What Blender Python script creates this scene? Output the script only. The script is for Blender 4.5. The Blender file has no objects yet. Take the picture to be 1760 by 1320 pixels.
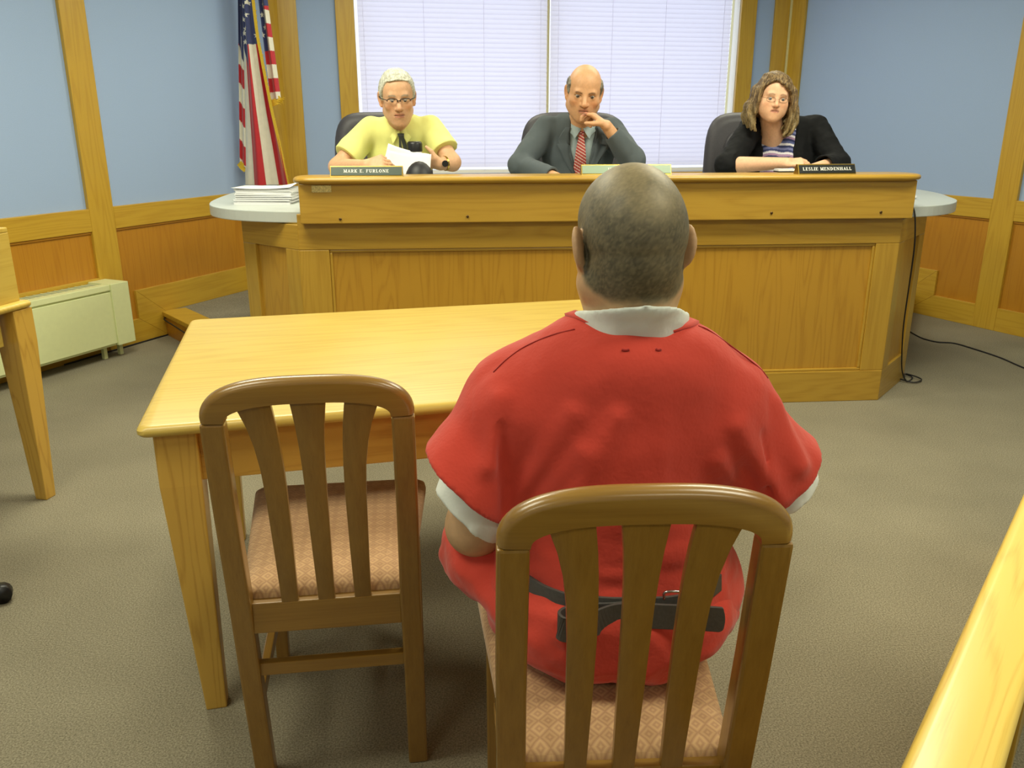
import bpy, bmesh, math, random
import numpy as np
from mathutils import Vector, Matrix

# ------------------------------------------------------------------ camera
SC = bpy.context.scene
FPX, PITCH, EYE = 1438.0, 0.3051, 1.42
cam_d = bpy.data.cameras.new('camera'); cam = bpy.data.objects.new('camera', cam_d)
SC.collection.objects.link(cam)
cam.location = (0, 0, EYE); cam.rotation_euler = (math.pi/2 - PITCH, 0, 0)
cam_d.sensor_width = 36; cam_d.lens = 36*FPX/1760; cam_d.clip_start = .05
SC.camera = cam
SC.view_settings.view_transform = 'Standard'; SC.view_settings.look = 'None'
SC.view_settings.gamma = 1; SC.view_settings.use_curve_mapping = False
SC.view_settings.exposure = 0.0
# ------------------------------------------------------------------ sky seen through the window
W = bpy.data.worlds.new('sky'); SC.world = W; W.use_nodes = True
W.node_tree.nodes['Background'].inputs[0].default_value = (.80, .88, 1.0, 1)
W.node_tree.nodes['Background'].inputs[1].default_value = 1.65
LAMP_WATTS = 30.0
LAMP_COL = (1.0, .975, .76)
LAMPS = [(-1.5, -1.6, .6), (1.5, -1.6, .6), (-1.5, .9, .95), (1.5, .9, .95), (-1.3, 3.3, 1.9), (1.5, 3.3, 1.9), (-.6, 5.6, .7), (1.3, 5.8, .7)]

random.seed(4); RNG = np.random.RandomState(7)
COL = SC.collection

def srgb(r, g, b):
    f = lambda c: (c/255/12.92) if c/255 <= .04045 else ((c/255+.055)/1.055)**2.4
    return (f(r), f(g), f(b), 1)

def at(px, py, Y):
    "point of the place seen at a photo pixel, at distance Y into the room"
    u = (px-880)/FPX; v = -(py-660)/FPX
    r = np.array([u, math.cos(PITCH)+v*math.sin(PITCH), -math.sin(PITCH)+v*math.cos(PITCH)])
    p = r*(Y/r[1]); p[2] += EYE
    return p
def atz(px, py, z):
    u = (px-880)/FPX; v = -(py-660)/FPX
    r = np.array([u, math.cos(PITCH)+v*math.sin(PITCH), -math.sin(PITCH)+v*math.cos(PITCH)])
    p = r*((z-EYE)/r[2]); p[2] += EYE
    return p

# ------------------------------------------------------------------ materials
def nmat(name):
    m = bpy.data.materials.new(name); m.use_nodes = True
    nt = m.node_tree; return m, nt, nt.nodes['Principled BSDF']
def N(nt, typ, **kw):
    n = nt.nodes.new(typ)
    for k, v in kw.items():
        if k.startswith('i_'):
            key = k[2:]; key = int(key) if key.isdigit() else key.replace('_', ' ')
            n.inputs[key].default_value = v
        else: setattr(n, k, v)
    return n
def L(nt, a, b): nt.links.new(a, b)
def mixc(nt, fac, a, b, blend='MIX'):
    n = nt.nodes.new('ShaderNodeMix'); n.data_type = 'RGBA'; n.blend_type = blend
    for idx, v in ((0, fac), (6, a), (7, b)):
        if hasattr(v, 'links') or hasattr(v, 'is_linked'): L(nt, v, n.inputs[idx])
        else: n.inputs[idx].default_value = v
    return n.outputs[2]
def ramp(nt, fac, stops):
    n = nt.nodes.new('ShaderNodeValToRGB'); L(nt, fac, n.inputs[0])
    el = n.color_ramp.elements
    while len(el) < len(stops): el.new(.5)
    for e, (p, c) in zip(el, stops): e.position = p; e.color = c
    return n.outputs[0]
def bump(nt, bs, h, strength, dist=.002):
    b = N(nt, 'ShaderNodeBump', i_Strength=strength, i_Distance=dist)
    L(nt, h, b.inputs['Height']); L(nt, b.outputs[0], bs.inputs['Normal'])

def wood(name, light, dark, axis='x', rough=.38, scale=1.0, contrast=1.0, coat=.25, cath=.5):
    m, nt, bs = nmat(name)
    tc = N(nt, 'ShaderNodeTexCoord'); oi = N(nt, 'ShaderNodeObjectInfo')
    off = N(nt, 'ShaderNodeVectorMath', operation='SCALE'); L(nt, oi.outputs['Random'], off.inputs[3]); off.inputs[0].default_value = (7.1, 3.3, 5.7)
    add = N(nt, 'ShaderNodeVectorMath', operation='ADD'); L(nt, tc.outputs['Object'], add.inputs[0]); L(nt, off.outputs[0], add.inputs[1])
    def mapped(along, across):
        s = [across*scale]*3; s['xyz'.index(axis)] = along*scale
        mp = N(nt, 'ShaderNodeMapping'); mp.inputs['Scale'].default_value = s; L(nt, add.outputs[0], mp.inputs[0]); return mp.outputs[0]
    fine = N(nt, 'ShaderNodeTexNoise', i_Scale=1.0, i_Detail=4.0, i_Roughness=.7); L(nt, mapped(4, 160), fine.inputs['Vector'])
    big = N(nt, 'ShaderNodeTexNoise', i_Scale=1.0, i_Detail=2.0, i_Roughness=.5); L(nt, mapped(.45, 6), big.inputs['Vector'])
    # cathedral figure: contour lines of a stretched noise
    mul = N(nt, 'ShaderNodeMath', operation='MULTIPLY'); L(nt, big.outputs[0], mul.inputs[0]); mul.inputs[1].default_value = 16
    fr = N(nt, 'ShaderNodeMath', operation='PINGPONG'); L(nt, mul.outputs[0], fr.inputs[0]); fr.inputs[1].default_value = .5
    f2 = N(nt, 'ShaderNodeMath', operation='MULTIPLY'); L(nt, fr.outputs[0], f2.inputs[0]); f2.inputs[1].default_value = 2*cath
    f3 = N(nt, 'ShaderNodeMath', operation='MULTIPLY_ADD'); L(nt, fine.outputs[0], f3.inputs[0]); f3.inputs[1].default_value = 1.2*contrast; L(nt, f2.outputs[0], f3.inputs[2])
    c = ramp(nt, f3.outputs[0], [(.25, dark), (.5, tuple(.5*(a+b) for a, b in zip(light, dark))), (.95, light)])
    mott = N(nt, 'ShaderNodeTexNoise', i_Scale=2.3, i_Detail=2.0); L(nt, add.outputs[0], mott.inputs['Vector'])
    c = mixc(nt, mott.outputs[0], c, mixc(nt, 1.0, c, (1.1, 1.06, 1.0, 1), 'MULTIPLY'))
    L(nt, c, bs.inputs['Base Color'])
    bs.inputs['Roughness'].default_value = rough
    bs.inputs['Coat Weight'].default_value = coat; bs.inputs['Coat Roughness'].default_value = .22
    bump(nt, bs, fine.outputs[0], .12, .001)
    return m

def plain(name, c, rough=.5, metal=0, spec=.5, noise=0, nscale=40, bumpv=0, sheen=0):
    m, nt, bs = nmat(name)
    bs.inputs['Roughness'].default_value = rough; bs.inputs['Metallic'].default_value = metal
    bs.inputs['Specular IOR Level'].default_value = spec
    tc = N(nt, 'ShaderNodeTexCoord'); n = N(nt, 'ShaderNodeTexNoise', i_Scale=nscale, i_Detail=4.0); L(nt, tc.outputs['Object'], n.inputs['Vector'])
    d = tuple(max(0, x*(1-noise)) for x in c[:3])+(1,); l = tuple(x*(1+noise) for x in c[:3])+(1,)
    L(nt, ramp(nt, n.outputs[0], [(.3, d), (.7, l)]), bs.inputs['Base Color'])
    if bumpv: bump(nt, bs, n.outputs[0], bumpv)
    if sheen: bs.inputs['Sheen Weight'].default_value = sheen
    return m

def cloth(name, c, weave=900, fold=.0, rough=.85, var=.08, sheen=.2):
    m, nt, bs = nmat(name)
    tc = N(nt, 'ShaderNodeTexCoord')
    n = N(nt, 'ShaderNodeTexNoise', i_Scale=weave*.25, i_Detail=2.0); L(nt, tc.outputs['Object'], n.inputs['Vector'])
    w = N(nt, 'ShaderNodeTexNoise', i_Scale=7.0, i_Detail=5.0, i_Roughness=.6); L(nt, tc.outputs['Object'], w.inputs['Vector'])
    d = tuple(x*(1-var) for x in c[:3])+(1,); l = tuple(min(1, x*(1+var)) for x in c[:3])+(1,)
    L(nt, mixc(nt, w.outputs[0], d, l), bs.inputs['Base Color'])
    bs.inputs['Roughness'].default_value = rough; bs.inputs['Sheen Weight'].default_value = sheen
    bs.inputs['Specular IOR Level'].default_value = .25
    b1 = N(nt, 'ShaderNodeBump', i_Strength=.25, i_Distance=.001); L(nt, n.outputs[0], b1.inputs['Height'])
    b2 = N(nt, 'ShaderNodeBump', i_Strength=fold, i_Distance=.02); L(nt, w.outputs[0], b2.inputs['Height']); L(nt, b1.outputs[0], b2.inputs['Normal'])
    L(nt, b2.outputs[0], bs.inputs['Normal'])
    return m

def tinted(name, rough=.55, noise=.08, nscale=60, bumpv=.15, sss=0.0, sheen=0, spec=.4):
    "takes its colour from the 'tint' colour attribute of the mesh (the thing's own colours)"
    m, nt, bs = nmat(name)
    a = N(nt, 'ShaderNodeAttribute', attribute_name='tint')
    tc = N(nt, 'ShaderNodeTexCoord'); n = N(nt, 'ShaderNodeTexNoise', i_Scale=nscale, i_Detail=5.0); L(nt, tc.outputs['Object'], n.inputs['Vector'])
    g = ramp(nt, n.outputs[0], [(.3, (1-noise,)*3+(1,)), (.7, (1+noise,)*3+(1,))])
    L(nt, mixc(nt, 1.0, a.outputs[0], g, 'MULTIPLY'), bs.inputs['Base Color'])
    bs.inputs['Roughness'].default_value = rough; bs.inputs['Specular IOR Level'].default_value = spec
    if sss:
        bs.inputs['Subsurface Weight'].default_value = sss; bs.inputs['Subsurface Radius'].default_value = (.008, .004, .002); bs.inputs['Subsurface Scale'].default_value = 1
    if sheen: bs.inputs['Sheen Weight'].default_value = sheen
    if bumpv: bump(nt, bs, n.outputs[0], bumpv, .001)
    return m

OAK_L, OAK_D = srgb(192, 155, 50), srgb(168, 127, 32)
PAN_L, PAN_D = srgb(180, 126, 34), srgb(160, 104, 24)
M = {}
for ax in 'xyz':
    M['oak_'+ax] = wood('oak_'+ax, OAK_L, OAK_D, ax)
    M['panel_'+ax] = wood('oak_panel_'+ax, PAN_L, PAN_D, ax, cath=.6)
    M['bench_'+ax] = wood('bench_oak_'+ax, srgb(178, 141, 50), srgb(154, 114, 32), ax)
    M['table_'+ax] = wood('table_oak_'+ax, srgb(202, 174, 82), srgb(178, 143, 54), ax, rough=.38, coat=.2)
    M['chair_'+ax] = wood('chair_wood_'+ax, srgb(146, 111, 48), srgb(122, 87, 33), ax, rough=.3, coat=.5, cath=.2)
M['leg_z'] = wood('table_leg_oak_shaded', srgb(200, 160, 70), srgb(160, 116, 40), 'z', cath=.9, scale=1.3)  # bolder grain; dimmer light on the upright legs painted into the darker tone
M['apron_x'] = wood('table_apron_oak_shaded', srgb(196, 154, 66), srgb(160, 114, 40), 'x', cath=.8)  # front apron: weaker light on its upright face put into the colour
M['bench_panel'] = wood('bench_veneer', srgb(178, 134, 42), srgb(150, 104, 26), 'z', cath=.7)
M['blue'] = plain('blue_fabric_wall', srgb(160, 183, 218), .9, noise=.03, nscale=200, bumpv=.1)
M['cream'] = plain('cream_enamel', srgb(220, 226, 172), .4, noise=.02)
M['grille'] = plain('grille_grey', srgb(160, 170, 140), .5)
M['grey'] = plain('grey_laminate', srgb(196, 202, 196), .35, noise=.02, nscale=300)
M['black'] = plain('black_plastic', srgb(22, 22, 24), .4)
M['rubber'] = plain('black_rubber', srgb(24, 22, 22), .6)
M['leather'] = plain('dark_leather', srgb(62, 60, 66), .5, noise=.1, nscale=150, bumpv=.2)
M['paper'] = plain('paper', srgb(232, 232, 232), .8, noise=.01)
M['white'] = plain('white_plaster', srgb(232, 230, 222), .9)
M['brass'] = plain('brass', srgb(196, 166, 84), .3, metal=1)
M['steel'] = plain('steel', srgb(190, 190, 190), .25, metal=1)
M['screw'] = plain('dark_screw', srgb(84, 60, 26), .4, metal=.6)
M['greenplate'] = plain('green_engraved_plastic', srgb(70, 84, 76), .35)
M['blackplate'] = plain('black_engraved_plastic', srgb(30, 34, 34), .35)
M['glareplate'] = plain('glare_toned_plastic', srgb(150, 172, 150), .25)  # glare across the plate painted in as an even pale colour
M['letter'] = plain('white_lettering', srgb(238, 238, 230), .5)
M['strip'] = plain('cream_raceway', srgb(214, 206, 150), .5)
M['red'] = cloth('red_cotton', srgb(204, 68, 52), fold=.3)
M['redseam'] = cloth('red_seam', srgb(158, 38, 32))
M['tee'] = cloth('white_cotton', srgb(226, 230, 220), fold=.3)
M['yellow'] = cloth('yellow_shirt', srgb(232, 232, 142), fold=.15, sheen=.1)
M['suit'] = cloth('charcoal_suit', srgb(84, 92, 96), fold=.15, sheen=.05)
M['bluegrey'] = cloth('pale_blue_shirt', srgb(160, 176, 178), fold=.1)
M['cardigan'] = cloth('black_knit', srgb(14, 15, 17), fold=.2, sheen=0)
M['trouser'] = cloth('dark_trousers', srgb(48, 48, 52))
M['strap'] = plain('black_leather_strap', srgb(76, 74, 70), .5, noise=.1, nscale=200, bumpv=.2)
M['skin'] = tinted('skin', .5, .06, 90, .12, sss=.12)
M['hair'] = tinted('hair', .55, .35, 140, .6, spec=.3)
M['flagcloth'] = tinted('flag_cloth', .6, .04, 30, .1, sheen=.3)
M['fringe'] = plain('gold_fringe', srgb(214, 178, 40), .6, noise=.3, nscale=300, bumpv=.8)
M['eyewhite'] = tinted('eye', .15, 0, 50, 0)
M['frame_dark'] = plain('dark_spectacle_frame', srgb(40, 34, 34), .3)
M['frame_thin'] = plain('thin_spectacle_frame', srgb(120, 96, 70), .3, metal=.8)
M['shoe'] = plain('dark_shoe', srgb(30, 26, 24), .4)
M['stripes'] = tinted('striped_knit', .8, .05, 300, .1)
M['tiecloth'] = tinted('tie_silk', .45, .05, 200, .1)
M['dome'] = plain('black_dome', srgb(30, 30, 34), .5)

def glass_mat():
    m = bpy.data.materials.new('clear_glass'); m.use_nodes = True; nt = m.node_tree; nt.nodes.clear()
    o = N(nt, 'ShaderNodeOutputMaterial'); mx = N(nt, 'ShaderNodeMixShader', i_0=.04)
    t = N(nt, 'ShaderNodeBsdfTransparent'); g = N(nt, 'ShaderNodeBsdfGlossy', i_Roughness=.02)
    L(nt, t.outputs[0], mx.inputs[1]); L(nt, g.outputs[0], mx.inputs[2]); L(nt, mx.outputs[0], o.inputs[0]); return m
M['glass'] = glass_mat(); M['lens'] = M['glass'].copy(); M['lens'].name = 'spectacle_lens'
for n_ in M['lens'].node_tree.nodes:
    if n_.type == 'MIX_SHADER': n_.inputs[0].default_value = .03
    if n_.type == 'BSDF_GLOSSY': n_.inputs['Roughness'].default_value = .25
def slat_mat():
    m = bpy.data.materials.new('translucent_slat'); m.use_nodes = True; nt = m.node_tree; nt.nodes.clear()
    o = N(nt, 'ShaderNodeOutputMaterial'); mx = N(nt, 'ShaderNodeMixShader', i_0=.62)
    d = N(nt, 'ShaderNodeBsdfDiffuse'); d.inputs[0].default_value = srgb(236, 230, 236)
    t = N(nt, 'ShaderNodeBsdfTranslucent'); t.inputs[0].default_value = (.80, .78, .90, 1)
    L(nt, d.outputs[0], mx.inputs[1]); L(nt, t.outputs[0], mx.inputs[2]); L(nt, mx.outputs[0], o.inputs[0]); return m
M['slat'] = slat_mat()
def carpet_mat(name, c1, c2):
    m, nt, bs = nmat(name)
    tc = N(nt, 'ShaderNodeTexCoord')
    n = N(nt, 'ShaderNodeTexNoise', i_Scale=330.0, i_Detail=3.0, i_Roughness=.8); L(nt, tc.outputs['Object'], n.inputs['Vector'])
    b = N(nt, 'ShaderNodeTexNoise', i_Scale=2.2, i_Detail=5.0); L(nt, tc.outputs['Object'], b.inputs['Vector'])
    n2 = N(nt, 'ShaderNodeTexNoise', i_Scale=210.0, i_Detail=3.0, i_Roughness=.6); L(nt, tc.outputs['Object'], n2.inputs['Vector'])
    av = N(nt, 'ShaderNodeMath', operation='MULTIPLY_ADD'); L(nt, n2.outputs[0], av.inputs[0]); av.inputs[1].default_value = .6; hv = N(nt, 'ShaderNodeMath', operation='MULTIPLY'); L(nt, n.outputs[0], hv.inputs[0]); hv.inputs[1].default_value = .4; L(nt, hv.outputs[0], av.inputs[2])
    c = ramp(nt, av.outputs[0], [(.32, c2), (.5, tuple(.5*(x+y) for x, y in zip(c1, c2))), (.68, c1)])
    v = ramp(nt, b.outputs[0], [(.3, (.9, .9, .9, 1)), (.7, (1.08, 1.08, 1.08, 1))])
    L(nt, mixc(nt, 1.0, c, v, 'MULTIPLY'), bs.inputs['Base Color'])
    bs.inputs['Roughness'].default_value = 1; bs.inputs['Specular IOR Level'].default_value = .1
    bump(nt, bs, n.outputs[0], .5, .003); return m
M['carpet'] = carpet_mat('carpet', srgb(170, 162, 138), srgb(88, 82, 66))
def seat_mat():
    m, nt, bs = nmat('diamond_upholstery')
    tc = N(nt, 'ShaderNodeTexCoord'); mp = N(nt, 'ShaderNodeMapping'); mp.inputs['Rotation'].default_value = (0, 0, math.pi/4); mp.inputs['Scale'].default_value = (46, 46, 46)
    L(nt, tc.outputs['Object'], mp.inputs[0]); sep = N(nt, 'ShaderNodeSeparateXYZ'); L(nt, mp.outputs[0], sep.inputs[0])
    ds = []
    for i in (0, 1):
        p = N(nt, 'ShaderNodeMath', operation='PINGPONG'); L(nt, sep.outputs[i], p.inputs[0]); p.inputs[1].default_value = .5; ds.append(p)
    mn = N(nt, 'ShaderNodeMath', operation='MINIMUM'); L(nt, ds[0].outputs[0], mn.inputs[0]); L(nt, ds[1].outputs[0], mn.inputs[1])
    k = N(nt, 'ShaderNodeMath', operation='MULTIPLY'); L(nt, mn.outputs[0], k.inputs[0]); k.inputs[1].default_value = 6
    pp = N(nt, 'ShaderNodeMath', operation='PINGPONG'); L(nt, k.outputs[0], pp.inputs[0]); pp.inputs[1].default_value = 1
    ck = N(nt, 'ShaderNodeTexChecker', i_Scale=1.0); L(nt, mp.outputs[0], ck.inputs[0])
    c = ramp(nt, pp.outputs[0], [(.15, srgb(180, 140, 102)), (.8, srgb(200, 162, 116))])
    c = mixc(nt, ck.outputs[1], c, mixc(nt, 1.0, c, (.88, .86, .84, 1), 'MULTIPLY'))
    L(nt, c, bs.inputs['Base Color']); bs.inputs['Roughness'].default_value = .9; bs.inputs['Sheen Weight'].default_value = .2
    bump(nt, bs, pp.outputs[0], .3, .001); return m
M['seat'] = seat_mat()
def emit_mat():
    m = bpy.data.materials.new('lamp_diffuser'); m.use_nodes = True; nt = m.node_tree; nt.nodes.clear()
    o = N(nt, 'ShaderNodeOutputMaterial'); e = N(nt, 'ShaderNodeEmission'); e.inputs[0].default_value = LAMP_COL+(1,); e.inputs[1].default_value = 3
    L(nt, e.outputs[0], o.inputs[0]); return m
M['lamp'] = emit_mat()

# ------------------------------------------------------------------ mesh helpers
def mesh_obj(name, verts, faces, mat, parent=None, smooth=False, loc=None, auto=None):
    me = bpy.data.meshes.new(name); me.from_pydata([tuple(map(float, v)) for v in verts], [], faces)
    bm = bmesh.new(); bm.from_mesh(me); bmesh.ops.recalc_face_normals(bm, faces=bm.faces); bm.to_mesh(me); bm.free()
    return link(name, me, mat, parent, smooth, loc, auto)
def link(name, me, mat, parent=None, smooth=False, loc=None, auto=None):
    me.materials.append(M[mat] if isinstance(mat, str) else mat)
    if smooth: me.polygons.foreach_set('use_smooth', [True]*len(me.polygons))
    if auto is not None:
        try: me.set_sharp_from_angle(angle=math.radians(auto))
        except Exception: pass
    o = bpy.data.objects.new(name, me); COL.objects.link(o)
    if parent: o.parent = parent
    if loc is not None: o.location = loc
    return o
class MB:
    def __init__(s): s.v = []; s.f = []
    def add(s, v, f):
        b = len(s.v); s.v += [tuple(map(float, q)) for q in v]; s.f += [tuple(i+b for i in g) for g in f]; return s
    def box(s, x0, x1, y0, y1, z0, z1):
        return s.add([(x, y, z) for x in (x0, x1) for y in (y0, y1) for z in (z0, z1)],
                     [(0, 1, 3, 2), (4, 6, 7, 5), (0, 4, 5, 1), (2, 3, 7, 6), (0, 2, 6, 4), (1, 5, 7, 3)])
    def prism(s, pts, z0, z1):
        "plan outline extruded upward"
        n = len(pts)
        return s.add([(x, y, z0) for x, y in pts]+[(x, y, z1) for x, y in pts],
                     [tuple(range(n))[::-1], tuple(range(n, 2*n))]+[(i, (i+1) % n, n+(i+1) % n, n+i) for i in range(n)])
    def slab(s, pts, y0, y1, yf=None):
        "outline in x,z extruded through y; yf(z) offsets"
        n = len(pts); yf = yf or (lambda z: 0)
        return s.add([(x, y0+yf(z), z) for x, z in pts]+[(x, y1+yf(z), z) for x, z in pts],
                     [tuple(range(n)), tuple(range(n, 2*n))[::-1]]+[(i, n+i, n+(i+1) % n, (i+1) % n) for i in range(n)])
    def loft(s, rings, cap=True, closed=True):
        n = len(rings[0]); v = [p for r in rings for p in r]; f = []
        for i in range(len(rings)-1):
            for j in range(n if closed else n-1):
                a = i*n+j; b = i*n+(j+1) % n; f.append((a, b, b+n, a+n))
        if cap and closed: f += [tuple(range(n))[::-1], tuple(range((len(rings)-1)*n, len(rings)*n))]
        return s.add(v, f)
    def tube(s, pts, r, n=10, cap=True):
        pts = [np.array(p, float) for p in pts]; rs = r if hasattr(r, '__len__') else [r]*len(pts); rings = []; up = np.array([.13, .21, .97])
        for i, p in enumerate(pts):
            t = pts[min(i+1, len(pts)-1)]-pts[max(i-1, 0)]; t /= np.linalg.norm(t)+1e-9
            a = np.cross(t, up); a /= np.linalg.norm(a)+1e-9; b = np.cross(t, a); up = -np.cross(t, a) if False else up
            rings.append([p+rs[i]*(math.cos(q)*a+math.sin(q)*b) for q in np.linspace(0, 2*math.pi, n, endpoint=False)])
        return s.loft(rings, cap)
    def lathe(s, prof, n=24, c=(0, 0, 0)):
        return s.loft([[(c[0]+r*math.cos(q), c[1]+r*math.sin(q), c[2]+z) for q in np.linspace(0, 2*math.pi, n, endpoint=False)] for r, z in prof])
    def build(s, name, mat, parent=None, bevel=0, seg=2, smooth=False, loc=None, auto=None):
        me = bpy.data.meshes.new(name); me.from_pydata(s.v, [], s.f)
        bm = bmesh.new(); bm.from_mesh(me); bmesh.ops.recalc_face_normals(bm, faces=bm.faces)
        if bevel:
            ed = [e for e in bm.edges if len(e.link_faces) == 2 and e.calc_face_angle(0) > .5]
            bmesh.ops.bevel(bm, geom=ed, offset=bevel, segments=seg, profile=.6, affect='EDGES')
        bm.to_mesh(me); bm.free()
        return link(name, me, mat, parent, smooth, loc, auto)
def thing(name, label, cat, loc=(0, 0, 0), rz=0, group=None):
    o = bpy.data.objects.new(name, None); COL.objects.link(o); o.empty_display_size = .1
    o.location = loc; o.rotation_euler = (0, 0, rz); tag(o, label, cat, group); return o
def tag(o, label, cat, group=None):
    o['label'] = label; o['category'] = cat
    if group: o['group'] = group
    return o
def structure(o): o['kind'] = 'structure'; return o
def stuff(o): o['kind'] = 'stuff'; return o
def frame(name, loc, rz):
    o = bpy.data.objects.new(name, None); COL.objects.link(o); o.location = loc; o.rotation_euler = (0, 0, rz); o.empty_display_size = .1; return o
def copy_tree(o, parent=None):
    c = o.copy(); COL.objects.link(c)
    if parent: c.parent = parent
    for ch in list(o.children): copy_tree(ch, c)
    return c
def catmull(pts, n=8):
    P = [np.array(p, float) for p in pts]; P = [2*P[0]-P[1]]+P+[2*P[-1]-P[-2]]; out = []
    for i in range(1, len(P)-2):
        for t in np.linspace(0, 1, n, endpoint=False):
            a, b, c, d = P[i-1:i+3]
            out.append(.5*((2*b)+(-a+c)*t+(2*a-5*b+4*c-d)*t*t+(-a+3*b-3*c+d)*t**3))
    out.append(P[-2]); return out

# ================================================================== the setting
H = 2.9
CL = np.array([-1.816, 6.997]); CR = np.array([2.396, 7.783])
DL = np.array([-.4056, -.9140]); DR = np.array([.4577, -.8891])
LB = float(np.linalg.norm(CR-CL)); DB = (CR-CL)/LB
EL = CL+DL*5.2; ER = CR+DR*5.4          # ends of the slanting walls
YB = -3.6                               # wall behind the camera
def ang(d): return math.atan2(d[1], d[0])

floor = structure(MB().prism([(EL[0]-.3, YB-.2), (ER[0]+.3, YB-.2), (ER[0]+.3, ER[1]), (CR[0]+.2, CR[1]+.3), (CL[0]-.2, CL[1]+.3), (EL[0]-.3, EL[1])], -.1, 0).build('floor', 'carpet'))
structure(MB().prism([(EL[0]-.3, YB-.2), (ER[0]+.3, YB-.2), (ER[0]+.3, ER[1]), (CR[0]+.2, CR[1]+.3), (CL[0]-.2, CL[1]+.3), (EL[0]-.3, EL[1])], H, H+.1).build('ceiling', 'white'))
structure(MB().box(EL[0]-.12, EL[0], YB, EL[1]+.06, 0, H).build('wall_rear_left', 'blue'))
structure(MB().box(ER[0], ER[0]+.12, YB, ER[1]+.06, 0, H).build('wall_rear_right', 'blue'))
structure(MB().box(EL[0]-.12, ER[0]+.12, YB-.12, YB, 0, H).build('wall_behind', 'blue'))

# ---- left wall: local x runs along the wall from the far corner towards the camera, y into the room
wl = structure(MB().box(-.06, 5.25, -.12, 0, 0, H).build('wall_left', 'blue')); wl.location = (*CL, 0); wl.rotation_euler.z = ang(DL)
def piece(par, name, mat, x0, x1, z0, z1, d, y0=0, bev=.004, sgn=1):
    if sgn < 0: x0, x1 = -x1, -x0
    return MB().box(x0, x1, y0, d, z0, z1).build(name, mat, par, bevel=bev)
ZR0, ZR1 = .765, .903
def wainscot(w, sg, stiles, end, dais_s, low):
    # stiles: (s0, s1) boards that run up the whole wall
    for a, b in stiles: piece(w, 'stile', 'oak_z', a, b, 0, H, .026, sgn=sg)
    edges = sorted([(a, b) for a, b in stiles])
    gaps = [(edges[i][1], edges[i+1][0]) for i in range(len(edges)-1)]+[(edges[-1][1], end)]
    for i, (a, b) in enumerate(gaps):
        piece(w, 'chair_rail', 'oak_x', a, b, ZR0, ZR1, .026, sgn=sg)
        piece(w, 'wainscot_panel', 'panel_z', a, b, .05, ZR0, .006, sgn=sg, bev=0)
        piece(w, 'panel_moulding', 'panel_x', a, b, ZR0-.014, ZR0, .016, sgn=sg, bev=.003)
    s0, s1 = dais_s
    def slabp(name, pts, d):
        p = [(x*sg, z) for x, z in pts]
        MB().slab(p, 0, d).build(name, 'oak_x', w, bevel=.003)
    # the base steps up over the platform, with mitred joints
    slabp('base_board', [(edges[0][1], .165), (s0, .165), (s1, .350), (edges[0][1], .350)], .024)
    slabp('base_upright', [(s0, .0), (s1, .162), (s1, .350), (s0, .165)], .024)
    for i, (a, b) in enumerate(gaps):
        if b <= s1: continue
        if a < s0: slabp('base_board', [(s0, 0), (b, 0), (b, .162), (s1, .162)], .024)
        else: slabp('base_board', [(a, 0), (b, 0), (b, low), (a, low)], .024)
wainscot(wl, 1, [(0, .155), (1.776, 1.955), (3.75, 3.93)], 5.2, (1.455, 1.69), .162)
piece(wl, 'panel_rail', 'oak_x', 1.955, 3.75, .34, .478, .026)
# ---- right wall
wr = structure(MB().box(-5.45, .06, -.12, 0, 0, H).build('wall_right', 'blue')); wr.location = (*CR, 0); wr.rotation_euler.z = ang(-DR)
wainscot(wr, -1, [(0, .175), (2.09, 2.26), (4.1, 4.27)], 5.4, (1.52, 1.752), .162)
# ---- wall with the window
S0, S1, WZ0, WZ1 = .59, 3.81, .98, 2.62
mb = MB()
for a, b, z0, z1 in ((-.06, S0, 0, H), (S1, LB+.06, 0, H), (S0, S1, 0, WZ0), (S0, S1, WZ1, H)): mb.box(-b, -a, -.16, 0, z0, z1)
wb = structure(mb.build('wall_back', 'blue')); wb.location = (*CL, 0); wb.rotation_euler.z = ang(-DB)
piece(wb, 'stile', 'oak_z', .0, .155, 0, H, .026, sgn=-1); piece(wb, 'stile', 'oak_z', 4.118, LB-.035, 0, H, .026, sgn=-1)
for a, b in ((.155, .448), (3.949, 4.118)):
    piece(wb, 'chair_rail', 'oak_x', a, b, ZR0, ZR1, .026, sgn=-1); piece(wb, 'wainscot_panel', 'panel_z', a, b, .17, ZR0, .006, sgn=-1, bev=0)
piece(wb, 'chair_rail', 'oak_x', .448, 3.949, ZR0, ZR1, .026, sgn=-1); piece(wb, 'wainscot_panel', 'panel_z', .448, 3.949, .17, ZR0, .006, sgn=-1, bev=0)
piece(wb, 'cable_raceway', 'strip', LB-.034, LB+.0, .9, H, .034, sgn=-1, bev=.003)
# ---- window
w1 = structure(frame('window_1', (*CL, 0), ang(-DB)))
for a, b, z0, z1, m in ((.448, S0, WZ0-.12, WZ1+.14, 'oak_z'), (S1, 3.949, WZ0-.12, WZ1+.14, 'oak_z'), (S0, S1, WZ1, WZ1+.14, 'oak_x'), (S0, S1, WZ0-.12, WZ0, 'oak_x')):
    piece(w1, 'window_casing', m, a, b, z0, z1, .03, sgn=-1)
piece(w1, 'window_sill', 'oak_x', S0-.05, S1+.05, WZ0-.02, WZ0+.012, .075, y0=.03, sgn=-1)
for a, b in ((S0, S0+.006), (S1-.006, S1), (2.145, 2.185)): MB().box(-b, -a, -.15, -.11, WZ0, WZ1).build('sash_stile', 'strip', w1)
for a, b in ((S0, S0+.004), (S1-.004, S1)): MB().box(-b, -a, -.16, .0, WZ0, WZ1).build('window_jamb', 'white', w1)
for z in (WZ0, WZ1-.04): MB().box(-S1, -S0, -.15, -.11, z, z+.04).build('sash_rail', 'white', w1)
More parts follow.
